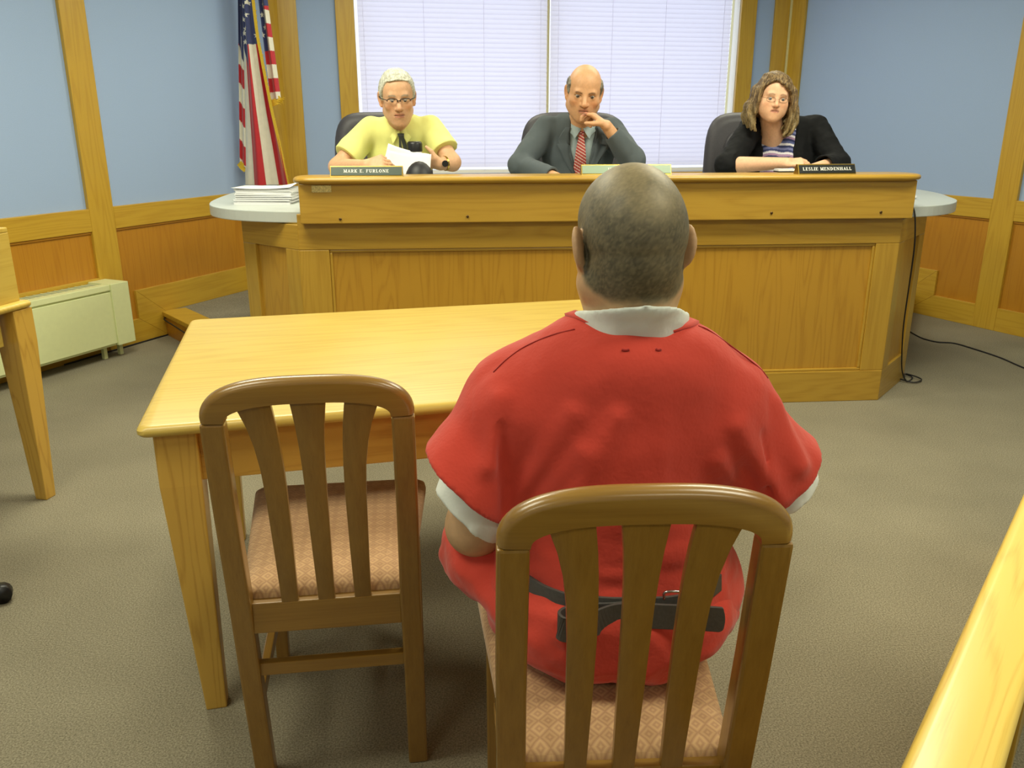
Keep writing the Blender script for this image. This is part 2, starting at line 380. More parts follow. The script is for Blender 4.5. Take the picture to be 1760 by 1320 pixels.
for a, b in ((S0+.006, 2.145), (2.185, S1-.006)): MB().box(-b, -a, -.135, -.13, WZ0, WZ1).build('window_pane', 'glass', w1)
def blind(a, b, ladders, label):
    t = thing('window_blind', label, 'blind', (*CL, 0), ang(-DB), 'window blinds behind the bench')
    MB().box(-b, -a, -.075, -.02, WZ1-.05, WZ1-.002).build('head_rail', 'white', t)
    mb = MB(); pitch = .0362; n = int((WZ1-.07-WZ0-.03)/pitch); th = math.radians(75); w = .0192
    for i in range(n):
        z = WZ1-.075-i*pitch
        # slightly crowned slat, closed towards the room
        prof = [(-math.cos(th)*w*u+.0015*(1-u*u)*math.sin(th), math.sin(th)*w*u+.003*(1-u*u)*math.cos(th)) for u in (-1, -.4, .4, 1)]
        mb.add([(x, -.05+py, z+pz) for x in (-b, -a) for py, pz in prof], [(0, 1, 5, 4), (1, 2, 6, 5), (2, 3, 7, 6)])
    stuff(mb.build('slats', 'slat', t, smooth=True))
    MB().box(-b, -a, -.065, -.035, WZ0+.015, WZ0+.04).build('bottom_rail', 'white', t)
    for s in ladders:
        MB().tube([(-s, -.022, WZ1-.05), (-s, -.022, WZ0+.03)], .0013, 6).build('ladder_cord', 'slat', t)
blind(S0+.028, 2.150, (.66, 1.136, 1.62, 2.09), 'white slatted blind in the left half of the window, behind the man in yellow')
blind(2.178, S1-.055, (2.24, 2.7, 3.162, 3.68), 'white slatted blind in the right half of the window, behind the man in the suit')

# ---- platform behind the bench
WLs = CL+DL*1.455; WRs = CR+DR*1.52
LC, RC = np.array([-1.362, 4.262]), np.array([2.262, 4.625])   # rear ends of the bench's slanting corners
dz = .167
def inset(p, q, d):   # offset of an edge to its left
    t = (q-p)/np.linalg.norm(q-p); return np.array([-t[1], t[0]])*d
pl = [WLs, LC+[.06, .1], RC+[-.06, .1], WRs, CR, CL]
dais = structure(MB().prism([tuple(p) for p in pl], 0, dz-.002).build('floor_platform', 'carpet'))
for p, q in ((WLs, LC+[.06, .1]), (RC+[-.06, .1], WRs)):
    o = inset(p, q, .15); e = -inset(p, q, .022)
    nb = MB().prism([tuple(p+e), tuple(q+e), tuple(q+o), tuple(p+o)], dz-.03, dz+.002).build('step_nosing', 'oak_x', dais, bevel=.004)
    MB().prism([tuple(p-inset(p, q, .004)), tuple(q-inset(p, q, .004)), tuple(q), tuple(p)], 0, dz-.03).build('step_riser', 'panel_x', dais)

# ---- ceiling lights (above the frame)
for i, (x, y, lw) in enumerate(LAMPS):
    where = ['rear left', 'rear right', 'over the left chair', 'over the oak rail', 'over the table', 'over the right floor', 'over the platform left', 'over the platform right'][i]
    t = thing('ceiling_light', 'recessed fluorescent ceiling light '+where, 'ceiling light', (x, y, H), 0, 'recessed ceiling lights')
    MB().box(-.62, .62, -.32, -.3, -.03, 0).box(-.62, .62, .3, .32, -.03, 0).box(-.62, -.6, -.3, .3, -.03, 0).box(.6, .62, -.3, .3, -.03, 0).build('trim_frame', 'white', t)
    MB().box(-.6, .6, -.3, .3, -.012, -.006).build('diffuser', 'lamp', t)
    ld = bpy.data.lights.new('tube_light', 'AREA'); ld.shape = 'RECTANGLE'; ld.size = 1.2; ld.size_y = .6; ld.energy = LAMP_WATTS*lw; ld.color = LAMP_COL
    lo = bpy.data.objects.new('tube_light', ld); COL.objects.link(lo); lo.parent = t; lo.location = (0, 0, -.035)

# ---- wall heaters
def heater(wall_o, s0, s1, sg, label):
    t = frame('wall_heater', wall_o.location, wall_o.rotation_euler.z); tag(t, label, 'heater', 'cream wall heaters')
    def bx(nm, mt, a, b, y0, y1, z0, z1, bv=.004):
        if sg < 0: a, b = -b, -a
        return MB().box(a, b, y0, y1, z0, z1).build(nm, mt, t, bevel=bv)
    bx('cabinet', 'cream', s0+.13, s1-.13, .03, .20, .085, .452)
    bx('front_panel', 'cream', s0+.13, s1-.13, .2, .212, .1, .42, .003)
    bx('end_cover', 'cream', s0, s0+.13, .028, .222, .085, .468); bx('end_cover', 'cream', s1-.13, s1, .028, .222, .085, .468)
    bx('top_lip', 'cream', s0+.13, s1-.13, .15, .214, .43, .466)
    g = bx('top_grille', 'grille', s0+.13, s1-.13, .04, .15, .452, .458, 0)
    n = 26
    for i in range(n):
        a = s0+.14+(s1-s0-.28)*i/n; o = bx('louvre', 'cream', a, a+.006, .042, .148, .458, .4605, 0) 
    for s in (s0+.04, s0+.16, s1-.1): bx('foot', 'cream', s, s+.025, .12, .145, 0, .09, .002)
    return t
heater(wl, 1.915, 3.4, 1, 'cream metal wall heater under the panelling behind the left table leg')
heater(wr, 2.62, 3.9, -1, 'cream wall heater just showing at the right edge of the picture')

# ================================================================== the bench
bn = thing('judges_bench', 'long oak bench with panelled front, slanted corners and rounded top ledge', 'bench', (0, 4.0645, 0), .0821)
BX0, BX1 = -1.015, 1.955
LCH, RCH = (-1.345, .32), (2.30, .37)
piece2 = lambda nm, mt, *b, bev=.004: MB().box(*b).build(nm, mt, bn, bevel=bev)
piece2('front_rail', 'bench_x', BX0, BX1, .0, .03, .832, 1.0)
piece2('front_stile', 'bench_z', BX0, -.874, 0, .03, .167, .832); piece2('front_stile', 'bench_z', 1.834, BX1, 0, .03, .167, .832)
piece2('base_rail', 'bench_x', BX0, BX1, -.002, .03, 0, .167)
MB().box(-.874, 1.834, .016, .026, .167, .832).build('front_panel', 'bench_panel', bn)
for b in ((-.874, 1.834, .006, .018, .818, .832), (-.874, 1.834, .004, .018, .167, .181), (-.874, -.86, .006, .018, .181, .818), (1.82, 1.834, .006, .018, .181, .818)):
    piece2('panel_moulding', 'bench_x' if b[1]-b[0] > .1 else 'bench_z', *b, bev=.005)
piece2('fascia_board', 'bench_x', -.99, 1.978, -.045, -.012, .96, 1.142)
for x0 in (-.99, 1.948): piece2('fascia_return', 'bench_y', x0, x0+.03, -.012, .12, .96, 1.142)
# ledge with rounded ends and bullnose edge
def rounded_rect(x0, x1, y0, y1, r, n=8):
    out = []
    for cx, cy, a0 in ((x1-r, y0+r, -90), (x1-r, y1-r, 0), (x0+r, y1-r, 90), (x0+r, y0+r, 180)):
        for a in np.linspace(a0, a0+90, n): out.append((cx+r*math.cos(math.radians(a)), cy+r*math.sin(math.radians(a))))
    return out
def bullnose(mb, fn, z0, z1, n=6):
    rings = []; r = (z1-z0)/2
    for a in np.linspace(-90, 90, n): rings.append([(x, y, (z0+z1)/2+r*math.sin(math.radians(a))) for x, y in fn(r*(1-math.cos(math.radians(a))))])
    return mb.loft(rings)
bullnose(MB(), lambda d: rounded_rect(-1.02+d, 2.015-d, -.075+d, .16-d, .09), 1.142, 1.172).build('top_ledge', 'bench_x', bn, smooth=True, auto=50)
for x, z in ((-.807, .981), (-.214, .988), (.52, .99), (1.26, .992), (1.812, .991)):
    MB().lathe([(.0001, 0), (.0065, 0), (.0065, .003), (.004, .005), (.0001, .005)], 12).build('screw', 'screw', bn, loc=(x, -.045, z)).rotation_euler = (math.pi/2, 0, 0)
M['tag'] = plain('worn_gold_tag', srgb(206, 186, 120), .5, noise=.35, nscale=220)
pl_ = piece2('metal_tag', 'tag', -.929, -.84, -.049, -.045, 1.104, 1.136, bev=.001)
# slanted corners
def corner(p, q, flip):
    p = np.array(p); q = np.array(q); d = q-p; ln = np.linalg.norm(d); a = math.atan2(d[1], d[0])
    c = bpy.data.objects.new('corner_frame', None); COL.objects.link(c); c.parent = bn; c.location = (p[0], p[1], 0); c.rotation_euler.z = a; c.empty_display_size = .05
    s = 1 if not flip else 1
    def bx(nm, mt, x0, x1, y0, y1, z0, z1, bev=.003): return MB().box(x0, x1, y0, y1, z0, z1).build(nm, mt, c, bevel=bev)
    st = .105
    bx('corner_stile', 'bench_z', 0, st, 0, .03, .167, .832); bx('corner_stile', 'bench_z', ln-st, ln, 0, .03, .167, .832)
    bx('corner_rail', 'bench_x', 0, ln, 0, .03, .832, .95); bx('corner_base', 'bench_x', 0, ln, 0, .03, 0, .167)
    bx('corner_panel', 'bench_panel', st, ln-st, .014, .026, .167, .832, 0)
corner(LCH, (BX0, 0), False); corner((BX1, 0), RCH, False)
MB().box(LCH[0], LCH[0]+.025, LCH[1]+.03, 1.15, dz, .95).build('side_panel', 'bench_z', bn); MB().box(RCH[0]-.025, RCH[0], RCH[1]+.03, 1.15, dz, .95).build('side_panel', 'bench_z', bn)
MB().box(-1.0, 1.95, .03, .05, .0, .95).build('inner_lining', 'bench_z', bn)

# grey laminate worktop with rounded wings
wt_out = catmull([(-.95, 4.02), (-1.18, 4.055), (-1.38, 4.15), (-1.52, 4.31), (-1.60, 4.52), (-1.645, 4.8), (-1.67, 5.1), (-1.66, 5.35), (-1.56, 5.52), (-1.38, 5.56), (-1.2, 5.5), (-1.12, 5.3), (-1.1, 4.9), (-1.06, 4.55), (-.95, 4.42)], 5)
wt_out += catmull([(1.9, 4.65), (2.0, 4.8), (2.03, 5.2), (2.06, 5.45), (2.16, 5.62), (2.32, 5.66), (2.47, 5.58), (2.545, 5.38), (2.54, 5.1), (2.485, 4.86), (2.42, 4.64), (2.30, 4.45), (2.14, 4.32), (1.96, 4.262)], 5)
wt_poly = [(float(p[0]), float(p[1])) for p in wt_out]
wtm = MB().prism(wt_poly, .955, 1.008).build('grey_worktop', 'grey', bevel=.004)
tag(wtm, 'pale grey laminate worktop with rounded wings behind the oak bench', 'worktop')
WTZ = 1.008

# stack of papers
ps = thing('paper_stack', 'thick stack of white papers on the left wing of the grey worktop', 'paper stack', (-1.28, 4.50, WTZ), -.02)
z = 0
for i in range(16):
    hh = .0048; ox, oy, a = random.uniform(-.008, .008), random.uniform(-.008, .008), random.uniform(-.03, .03)
    s = MB().box(-.145, .145, -.108, .108, 0, hh-.0006).build('sheet', 'paper', ps); s.location = (ox, oy, z); s.rotation_euler.z = a; z += hh
gx, gy = 12, 8; vv = []
for j in range(gy+1):
    for i in range(gx+1):
        u, w = i/gx, j/gy; vv.append(((u-.5)*.305, (w-.5)*.225, z+.002+.022*max(0, u-.55)**2*4*(.4+w)+.010*max(0, .3-u)*(1.4-w)))
ff = [(j*(gx+1)+i, j*(gx+1)+i+1, (j+1)*(gx+1)+i+1, (j+1)*(gx+1)+i) for j in range(gy) for i in range(gx)]
top = mesh_obj('top_sheet', vv, ff, 'paper', ps, smooth=True); top.location = (-.006, -.004, 0)
top.modifiers.new('thick', 'SOLIDIFY').thickness = .0008
MB().box(-.115, -.075, -.062, -.055, z+.0105, z+.0112).build('printed_line', 'grille', ps)

# nameplates
def serif_text(txt, size):
    "roman capitals drawn from thick and thin strokes with slab serifs; returns vertices and faces in x,y"
    T, t, sv, sh = .20, .10, .13, .085
    def V(x, a=0, b=1, w=T, s0=True, s1=True): return [[(x-w/2, a), (x+w/2, a), (x+w/2, b), (x-w/2, b)]]+([B(x, 0, w)] if s0 else [])+([B(x, 1-sh, w)] if s1 else [])
    def B(x, y, w=T): return [(x-w/2-sv, y), (x+w/2+sv, y), (x+w/2+sv, y+sh), (x-w/2-sv, y+sh)]
    def Hb(a, b, y, w=t): return [[(a, y-w/2), (b, y-w/2), (b, y+w/2), (a, y+w/2)]]
    def D(x0, y0, x1, y1, w): return [[(x0-w/2, y0), (x0+w/2, y0), (x1+w/2, y1), (x1-w/2, y1)]]
    def A(cx, cy, rx, ry, a0, a1, tw=T, th=t, n=10):
        q = [math.radians(a) for a in np.linspace(a0, a1, n+1)]; o = []
        for p, r in zip(q[:-1], q[1:]): o.append([(cx+rx*math.cos(p), cy+ry*math.sin(p)), (cx+rx*math.cos(r), cy+ry*math.sin(r)), (cx+(rx-tw)*math.cos(r), cy+(ry-th)*math.sin(r)), (cx+(rx-tw)*math.cos(p), cy+(ry-th)*math.sin(p))])
        return o
    G = {'M': (1.12, V(.18, w=t)+V(.92)+D(.2, 1, .55, .05, T)+D(.55, .05, .9, 1, t)), 'A': (.95, D(.16, 0, .47, 1, t)+D(.47, 1, .78, 0, T)+Hb(.26, .7, .33)+[B(.16, 0, t), B(.78, 0, t)]),
         'R': (.92, V(.24)+Hb(.24, .5, .95)+Hb(.24, .5, .5)+A(.47, .725, .3, .275, -90, 90)+D(.42, .5, .74, 0, T)+[B(.78, 0, .02)]), 'K': (.95, V(.24)+D(.3, .38, .74, 1, t)+D(.44, .58, .78, 0, T)+[B(.74, 1-sh, t), B(.78, 0, t)]),
         'E': (.84, V(.24)+Hb(.24, .74, .95)+Hb(.24, .6, .5)+Hb(.24, .76, .05)+[[(.66, .72), (.75, .72), (.75, 1), (.70, 1)], [(.68, 0), (.78, 0), (.78, .28), (.72, .28)]]), 'F': (.8, V(.24)+Hb(.24, .74, .95)+Hb(.24, .6, .5)+[[(.66, .72), (.75, .72), (.75, 1), (.70, 1)]]),
         'U': (1.0, V(.26, .3, 1, s0=False)+V(.78, .3, 1, w=t, s0=False)+A(.50, .32, .34, .32, 180, 360, .15, .12)), 'L': (.82, V(.24)+Hb(.24, .74, .05)+[[(.66, 0), (.76, 0), (.76, .3), (.70, .3)]]), 'O': (1.0, A(.5, .5, .42, .52, 0, 360, .2, .1, 20)),
         'N': (1.05, V(.2, w=t, s0=True)+V(.84, w=t, s0=False)+D(.2, 1, .84, 0, T)), 'S': (.76, A(.38, .74, .28, .28, 10, 270, .15, .1)+A(.38, .27, .3, .29, -170, 90, .16, .1)), 'I': (.48, V(.24)), 'D': (.98, V(.24)+A(.38, .5, .5, .5, -90, 90, .2, .1)+Hb(.24, .42, .95)+Hb(.24, .42, .05)),
         'H': (1.06, V(.24)+V(.82)+Hb(.24, .82, .5)), 'J': (.62, V(.4, .18, 1, s0=False)+A(.28, .2, .22, .22, 180, 360, .14, .1)), '.': (.32, [[(.08, 0), (.24, 0), (.24, .16), (.08, .16)]]), ' ': (.5, [])}
    x = 0; polys = []
    for c in txt:
        w, ps = G[c]; polys += [[(x+px, py) for px, py in p] for p in ps]; x += w+.1
    vs = [((px-x/2)*size, (py-.5)*size) for p in polys for px, py in p]; fs = [tuple(range(4*i, 4*i+4)) for i in range(len(polys))]
    return vs, fs, x*size
def nameplate(loc, rz, w, txt, plate, size, label, toff=0.0):
    t = thing('nameplate', label, 'nameplate', loc, rz, 'nameplates on the bench ledge')
    bd = MB().add([(x, y, z) for x in (-w/2, w/2) for y, z in ((-.028, 0), (.028, 0), (.010, .046), (-.006, .046))],
                  [(0, 1, 2, 3), (4, 7, 6, 5), (0, 4, 5, 1), (1, 5, 6, 2), (2, 6, 7, 3), (3, 7, 4, 0)]).build('holder', 'brass', t, bevel=.001)
    a = math.atan2(.022, .046); nrm = Vector((0, -math.cos(a), math.sin(a)))
    pm = MB().box(-w/2+.004, w/2-.004, -.0015, .0015, -.020, .020).build('plate', plate, t); pm.rotation_euler.x = -a; pm.location = Vector((0, -.017, .023))+nrm*.0012
    vs, fs, wd = serif_text(txt, size); k = min(1.0, (w-.03)/wd)
    n = len(vs); V_ = [(x*k, y, -.0004) for x, y in vs]+[(x*k, y, .0004) for x, y in vs]; F_ = []
    for f in fs: F_ += [f[::-1], tuple(i+n for i in f)]+[(f[i], f[(i+1) % 4], f[(i+1) % 4]+n, f[i]+n) for i in range(4)]
    l = mesh_obj('lettering', V_, F_, 'letter', t); l.rotation_euler.x = math.pi/2-a; l.location = Vector((toff, -.017, .023))+nrm*.0034
    return t
LZ = 1.1722
def ledge_pt(px, py): return atz(px, py, LZ)
p = ledge_pt(630, 303); nameplate((p[0], p[1]+.014, LZ), .06, .335, 'MARK E. FURLONE', 'greenplate', .0150, 'dark green nameplate with white capitals in front of the man in the yellow shirt')
p = ledge_pt(1075, 300); nameplate((p[0]+.005, p[1]+.03, LZ), .08, .44, 'JEF', 'glareplate', .0150, 'pale glinting nameplate half hidden behind the shaved head', -.075)
p = ledge_pt(1420, 299); nameplate((p[0], p[1]+.02, LZ), .17, .30, 'LESLIE MENDENHALL', 'blackplate', .0158, 'black nameplate with white capitals in front of the woman in black')

# ================================================================== the table
def tapered_leg(x, y, z1, top, bot, parent, mat, dx=0, dy=0):
    r = lambda s, z, ox=0, oy=0: [(x+ox-s/2, y+oy-s/2, z), (x+ox+s/2, y+oy-s/2, z), (x+ox+s/2, y+oy+s/2, z), (x+ox-s/2, y+oy+s/2, z)]
    MB().loft([r(bot, 0, dx, dy), r(top, z1-.13), r(top, z1)]).build('leg', mat, parent, bevel=.004)
TZ = .785
def oak_table(label, loc, rz, w, d, grp=None, ins=.075, spl=.012):
    t = thing('oak_table', label, 'table', loc, rz, grp)
    bullnose(MB(), lambda q: rounded_rect(q, w-q, q, d-q, .02, 4), TZ-.028, TZ).build('tabletop', 'table_x', t, smooth=True, auto=40)
    for x in (ins, w-ins):
        for y in (ins, d-ins): tapered_leg(x, y, TZ-.028, .092, .05, t, 'leg_z', dx=spl if x < .1 else -spl, dy=.008 if y < .1 else -.008)
    MB().box(.12, w-.12, .05, .072, TZ-.155, TZ-.028).build('apron', 'apron_x', t, bevel=.003); MB().box(.12, w-.12, d-.072, d-.05, TZ-.155, TZ-.028).build('apron', 'table_x', t, bevel=.003)
    MB().box(.05, .072, .12, d-.12, TZ-.155, TZ-.028).build('apron', 'table_y', t, bevel=.003); MB().box(w-.072, w-.05, .12, d-.12, TZ-.155, TZ-.028).build('apron', 'table_y', t, bevel=.003)
    return t
oak_table('light oak table with tapered legs in front of the man in red', (-.817, 1.695, 0), .2457, 1.47, 1.08)
t2r = math.radians(-12)
c2 = np.array([-1.785, 3.07]); ex = np.array([math.cos(t2r), math.sin(t2r)]); ey = np.array([-math.sin(t2r), math.cos(t2r)])
o2 = c2-ex*1.3-ey*.8
oak_table('oak side table cut off by the left edge of the picture', (*o2, 0), t2r, 1.3, .8, None, .052, -.006)
# lectern standing on the side table
lt = thing('table_lectern', 'oak desktop lectern standing on the side table at the left edge', 'lectern', (*(c2-ex*.03-ey*.03), TZ), t2r)
LH = .25
MB().box(-.022, 0, -.42, 0, .0, LH).build('side_panel', 'table_y', lt, bevel=.003)
MB().box(-.55, -.528, -.42, 0, 0, LH).build('side_panel', 'table_y', lt, bevel=.003)
MB().box(-.528, -.022, -.02, 0, 0, LH).build('front_panel', 'table_x', lt, bevel=.003)
MB().box(-.55, 0, -.42, 0, LH, LH+.018).build('top_board', 'table_x', lt, bevel=.004)

# ================================================================== wooden chairs
def yb(z): return -.02-.16*z if z > .0 else -.02
def make_chair(label):
    t = thing('slat_back_chair', label, 'chair', group='wooden slat-back chairs')
    zj, wj, wb_ = .903, .191, .193
    def post(sx):
        rings = []
        for z, w, dp in ((0, wb_, .034), (.25, .193, .038), (.49, .191, .04), (.7, .192, .036), (zj, wj, .034)):
            xo = sx*w; xi = sx*(w-.043); y = yb(z)
            rings.append([(xo, y-dp/2, z), (xi, y-dp/2, z), (xi, y+dp/2, z), (xo, y+dp/2, z)])
        MB().loft(rings).build('rear_leg', 'chair_z', t, bevel=.005)
    post(-1); post(1)
    # bent top rail
    path = []; hw = wj-.0215
    for a in np.linspace(180, 0, 41):
        c_, s_ = math.cos(math.radians(a)), math.sin(math.radians(a)); path.append((hw*math.copysign(abs(c_)**.70, c_), zj+.001+.060*max(0, s_)**.76))
    path = [np.array(p) for p in path]
    rings = []
    for i, p in enumerate(path):
        tg = path[min(i+1, len(path)-1)]-path[max(i-1, 0)]; tg /= np.linalg.norm(tg); nr = np.array([-tg[1], tg[0]])
        g = math.sin(math.pi*i/(len(path)-1))**.5 if 0 < i < len(path)-1 else 0
        wi, wo, dp = .0215+.004*g, .0215+.003*g, .034+.002*g
        sec = [(-wi, -dp/2), (wo*.4, -dp/2)]+[(wo*.4+wo*.6*math.sin(q), -dp/2*math.cos(q)) for q in np.linspace(.35, math.pi-.35, 6)]+[(wo*.4, dp/2), (-wi, dp/2)]
        rings.append([(p[0]+nr[0]*o, yb(p[1]+nr[1]*o)+d, p[1]+nr[1]*o) for o, d in sec])
    MB().loft(rings).build('top_rail', 'chair_x', t, smooth=True, auto=35)
    # three flared slats
    def slat(cx_b, e0, e1):
        zs = [.485, .62, .74, .80, .85, .89, .92, .944]
        f = [0, .0, .03, .11, .27, .50, .76, 1.0]
        l = [(cx_b-.0165-.0035*min(1, (z-.485)/.2)+(e0-(cx_b-.02))*k, z) for z, k in zip(zs, f)]
        r = [(cx_b+.0165+.0035*min(1, (z-.485)/.2)+(e1-(cx_b+.02))*k, z) for z, k in zip(zs, f)]
        MB().loft([[(a[0], yb(a[1])-.007, a[1]), (b[0], yb(a[1])-.007, a[1]), (b[0], yb(a[1])+.007, a[1]), (a[0], yb(a[1])+.007, a[1])] for a, b in zip(l, r)]).build('back_slat', 'chair_z', t, bevel=.002, auto=40)
    slat(-.073, -.132, -.066); slat(0, -.033, .033); slat(.073, .066, .132)
    MB().box(-.15, .15, yb(.46)-.012, yb(.46)+.014, .42, .490).build('seat_back_rail', 'chair_x', t, bevel=.003)
    MB().box(-.153, .153, yb(.31)-.010, yb(.31)+.010, .30, .330).build('stretcher', 'chair_x', t, bevel=.003)
    FY = .42
    for sx in (-1, 1):
        MB().loft([[(sx*(.2+o), FY-.04+a, z) for o, a in ((0, 0), (-s, 0), (-s, s), (0, s))] for z, s in ((0, .032), (.43, .042))]).build('front_leg', 'chair_z', t, bevel=.004)
        v = []
        for y, xo in ((yb(.42)+.016, .178), (FY-.035, .196)):
            v += [(sx*xo, y, .40), (sx*(xo-.022), y, .40), (sx*(xo-.022), y, .462), (sx*xo, y, .462)]
        MB().add(v, [(0, 1, 2, 3), (4, 7, 6, 5), (0, 4, 5, 1), (1, 5, 6, 2), (2, 6, 7, 3), (3, 7, 4, 0)]).build('side_rail', 'chair_y', t, bevel=.003)
        v = []
        for y, xo in ((yb(.22)+.016, .176), (FY-.03, .186)):
            v += [(sx*xo, y, .20), (sx*(xo-.02), y, .20), (sx*(xo-.02), y, .232), (sx*xo, y, .232)]
        MB().add(v, [(0, 1, 2, 3), (4, 7, 6, 5), (0, 4, 5, 1), (1, 5, 6, 2), (2, 6, 7, 3), (3, 7, 4, 0)]).build('side_stretcher', 'chair_y', t, bevel=.003)
    MB().box(-.16, .16, FY-.038, FY-.016, .40, .455).build('front_rail', 'chair_x', t, bevel=.003)
    # padded seat
    def outline(d, r=.03):
        y0, y1, w0, w1 = yb(.47)+.015, FY+.015, .168, .218; pts = []
        co = [(-w0, y0), (w0, y0), (w1, y1), (-w1, y1)]; c = np.array([0, (y0+y1)/2]); out = []
        for k in range(4):
            p, a, b = np.array(co[k]), np.array(co[k-1]), np.array(co[(k+1) % 4])
            u = (a-p)/np.linalg.norm(a-p); w = (b-p)/np.linalg.norm(b-p)
            for s in np.linspace(0, 1, 6): q = p+u*r*(1-s)**2+w*r*s**2; out.append(tuple(c+(q-c)*(1-d)))
        return out
    rings = []
    for d, z in ((.02, .455), (.0, .462), (-.02, .475), (-.025, .488), (-.01, .502), (.04, .512), (.15, .519), (.4, .524), (.75, .526)):
        rings.append([(x, y, z) for x, y in outline(d)])
    MB().loft(rings).build('seat_cushion', 'seat', t, smooth=True)
    return t
ch1 = make_chair('empty wooden slat-back chair with pink seat tucked under the table')
ch1.location = (-.392, 1.60, 0); ch1.rotation_euler.z = .135
ch2 = copy_tree(ch1); ch2['label'] = 'wooden slat-back chair that the man in red sits on'
ch2.location = (.163, 1.132, 0); ch2.rotation_euler.z = .045

# ---- rail in the right foreground
rl = thing('oak_railing', 'bright oak gallery rail running across the lower right corner', 'railing', (.42, .735, 0), math.atan2(.697, .54))
bullnose(MB(), lambda q: rounded_rect(-1.6+q, 2.3-q, -.087+q, .004-q, .008, 3), .725, .75).build('cap_rail', wood('rail_oak', srgb(232, 200, 96), srgb(206, 166, 62), 'x', cath=.8, scale=1.3), rl, smooth=True, auto=40)
MB().box(-1.6, 2.3, -.065, -.035, .0, .725).build('rail_panel', 'oak_z', rl, bevel=.003)
for x in (-1.3, -.3, .7, 1.7): MB().box(x, x+.07, -.075, -.025, 0, .725).build('rail_post', 'oak_z', rl, bevel=.003)

# ---- cords
def cord(name, pts, r, label, n=6, mat='rubber'):
    o = MB().tube(catmull(pts, n), r, 8).build(name, mat, smooth=True); tag(o, label, 'cable'); return o
cp = [at(1556, 351, 4.42), at(1563, 352, 4.33), at(1571, 361, 4.272), at(1573, 388, 4.268), at(1571, 430, 4.30), at(1562, 495, 4.38), at(1553, 560, 4.43), at(1550, 610, 4.49), at(1551, 640, 4.53)]
b0 = atz(1551, 658, .006)
coil = [b0+np.array([.04, .03, .0]), b0+np.array([.10, .10, .004]), b0+np.array([.05, .16, .01]), b0+np.array([-.0, .08, .008]), b0+np.array([.06, .0, .003]), b0+np.array([.13, .05, .006]), b0+np.array([.08, .13, .014]), b0+np.array([.03, .05, .016])]
cp[0][2] = WTZ+.006; cp[1][2] = WTZ+.006
cord('hanging_cord', cp+coil, .0038, 'black cord hanging over the worktop edge and coiled on the floor', 8)
cord('floor_cable', [atz(x, y, .005) for x, y in ((1562, 569), (1578, 578), (1590, 583), (1612, 588), (1640, 590), (1675, 600), (1720, 615), (1762, 633), (1840, 660))], .0045, 'thin dark cable lying across the carpet at the right')
p0 = CL+DL*2.4; q = np.array([.914, -.4056])
lc = [(*(CL+DL*s+q*.034), .006) for s in (2.3, 1.9, 1.6, 1.47)]
lc += [(*(WLs+q*.04+np.array([.0, -.02])), z) for z in (.03, .09, .128)]
rn = -inset(WLs, LC, .03)
lc += [(*(WLs+(LC-WLs)*k+rn), .128) for k in (.06, .2, .4)]
cord('wall_cable', lc, .005, 'black cable clipped along the left baseboard and up the platform step')

# small white item on the right wing
p = atz(1571, 343, WTZ)
tag(bullnose(MB(), lambda d: rounded_rect(-.05+d, .05-d, -.035+d, .035-d, .02, 5), 0, .02).build('white_mouse', 'paper', smooth=True, loc=(p[0]-.02, p[1]+.05, WTZ)), 'small white rounded item on the right wing of the worktop', 'mouse')

# ================================================================== office chairs
def office_chair(label, grp='dark leather office chairs'):
    t = thing('office_chair', label, 'office chair', group=grp)
    def pad(nm, w0, w1, z0, z1, th, yc, lean, mat='leather', rad=.08):
        rings = []; n = 40
        for k in range(15):
            a = -90+180*k/14; d = math.cos(math.radians(a)); yy = th/2*math.sin(math.radians(a)); g = (1-d)*th*.55
            ring = []
            for i in range(n):
                q = 2*math.pi*i/n; c, s = math.cos(q), math.sin(q); e = .42
                X = math.copysign(abs(c)**e, c); Z = math.copysign(abs(s)**e, s)
                z = (z0+z1)/2+Z*((z1-z0)/2-g); tt = (z-z0)/(z1-z0); w = (w0+(w1-w0)*tt)
                ring.append((X*(w/2-g), yc+yy+lean*(z-z0)+.05*(X*w/2)**2*0, z))
            rings.append(ring)
        return MB().loft(rings).build(nm, mat, t, smooth=True)
    pad('backrest', .58, .55, .56, 1.30, .10, .25, .10)
    pad('back_cushion', .40, .35, .62, 1.2, .10, .205, .10)
    rings = []
    for z, k in ((.44, .9), (.46, 1), (.50, 1.03), (.53, .98), (.54, .85)): rings.append([(x*k, y*k, z) for x, y in rounded_rect(-.26, .26, -.26, .24, .1)])
    MB().loft(rings).build('seat', 'leather', t, smooth=True)
    for sx in (-1, 1):
        MB().tube(catmull([(sx*.25, .05, .46), (sx*.31, .05, .5), (sx*.31, .05, .68)], 6), .016, 8).build('arm_post', 'black', t, smooth=True)
        bullnose(MB(), lambda d: rounded_rect(sx*.31-.035+d, sx*.31+.035-d, -.16+d, .12-d, .03, 5), .68, .715).build('armrest', 'black', t, smooth=True)
    MB().tube([(0, 0, .08), (0, 0, .44)], .03, 12).build('gas_column', 'black', t, smooth=True)
    for k in range(5):
        a = 2*math.pi*k/5+.3; c, s = math.cos(a), math.sin(a)
        MB().tube([(0, 0, .11), (.16*c, .16*s, .10), (.30*c, .30*s, .075)], [.028, .022, .016], 8).build('base_arm', 'black', t, smooth=True)
        MB().tube([(.30*c-.018*s, .30*s+.018*c, .029), (.30*c+.018*s, .30*s-.018*c, .029)], .029, 14).build('caster', 'black', t, smooth=True)
    return t
def place(o, x, y, z, rz): o.location = (x, y, z); o.rotation_euler.z = rz
oc1 = office_chair('dark leather office chair behind the man in the yellow shirt'); place(oc1, -.70, 4.74, dz, .15)
oc2 = copy_tree(oc1); oc2['label'] = 'dark leather office chair behind the man in the grey suit'; place(oc2, .345, 4.78, dz, -.05); oc2.scale = (1.12, 1, 1)
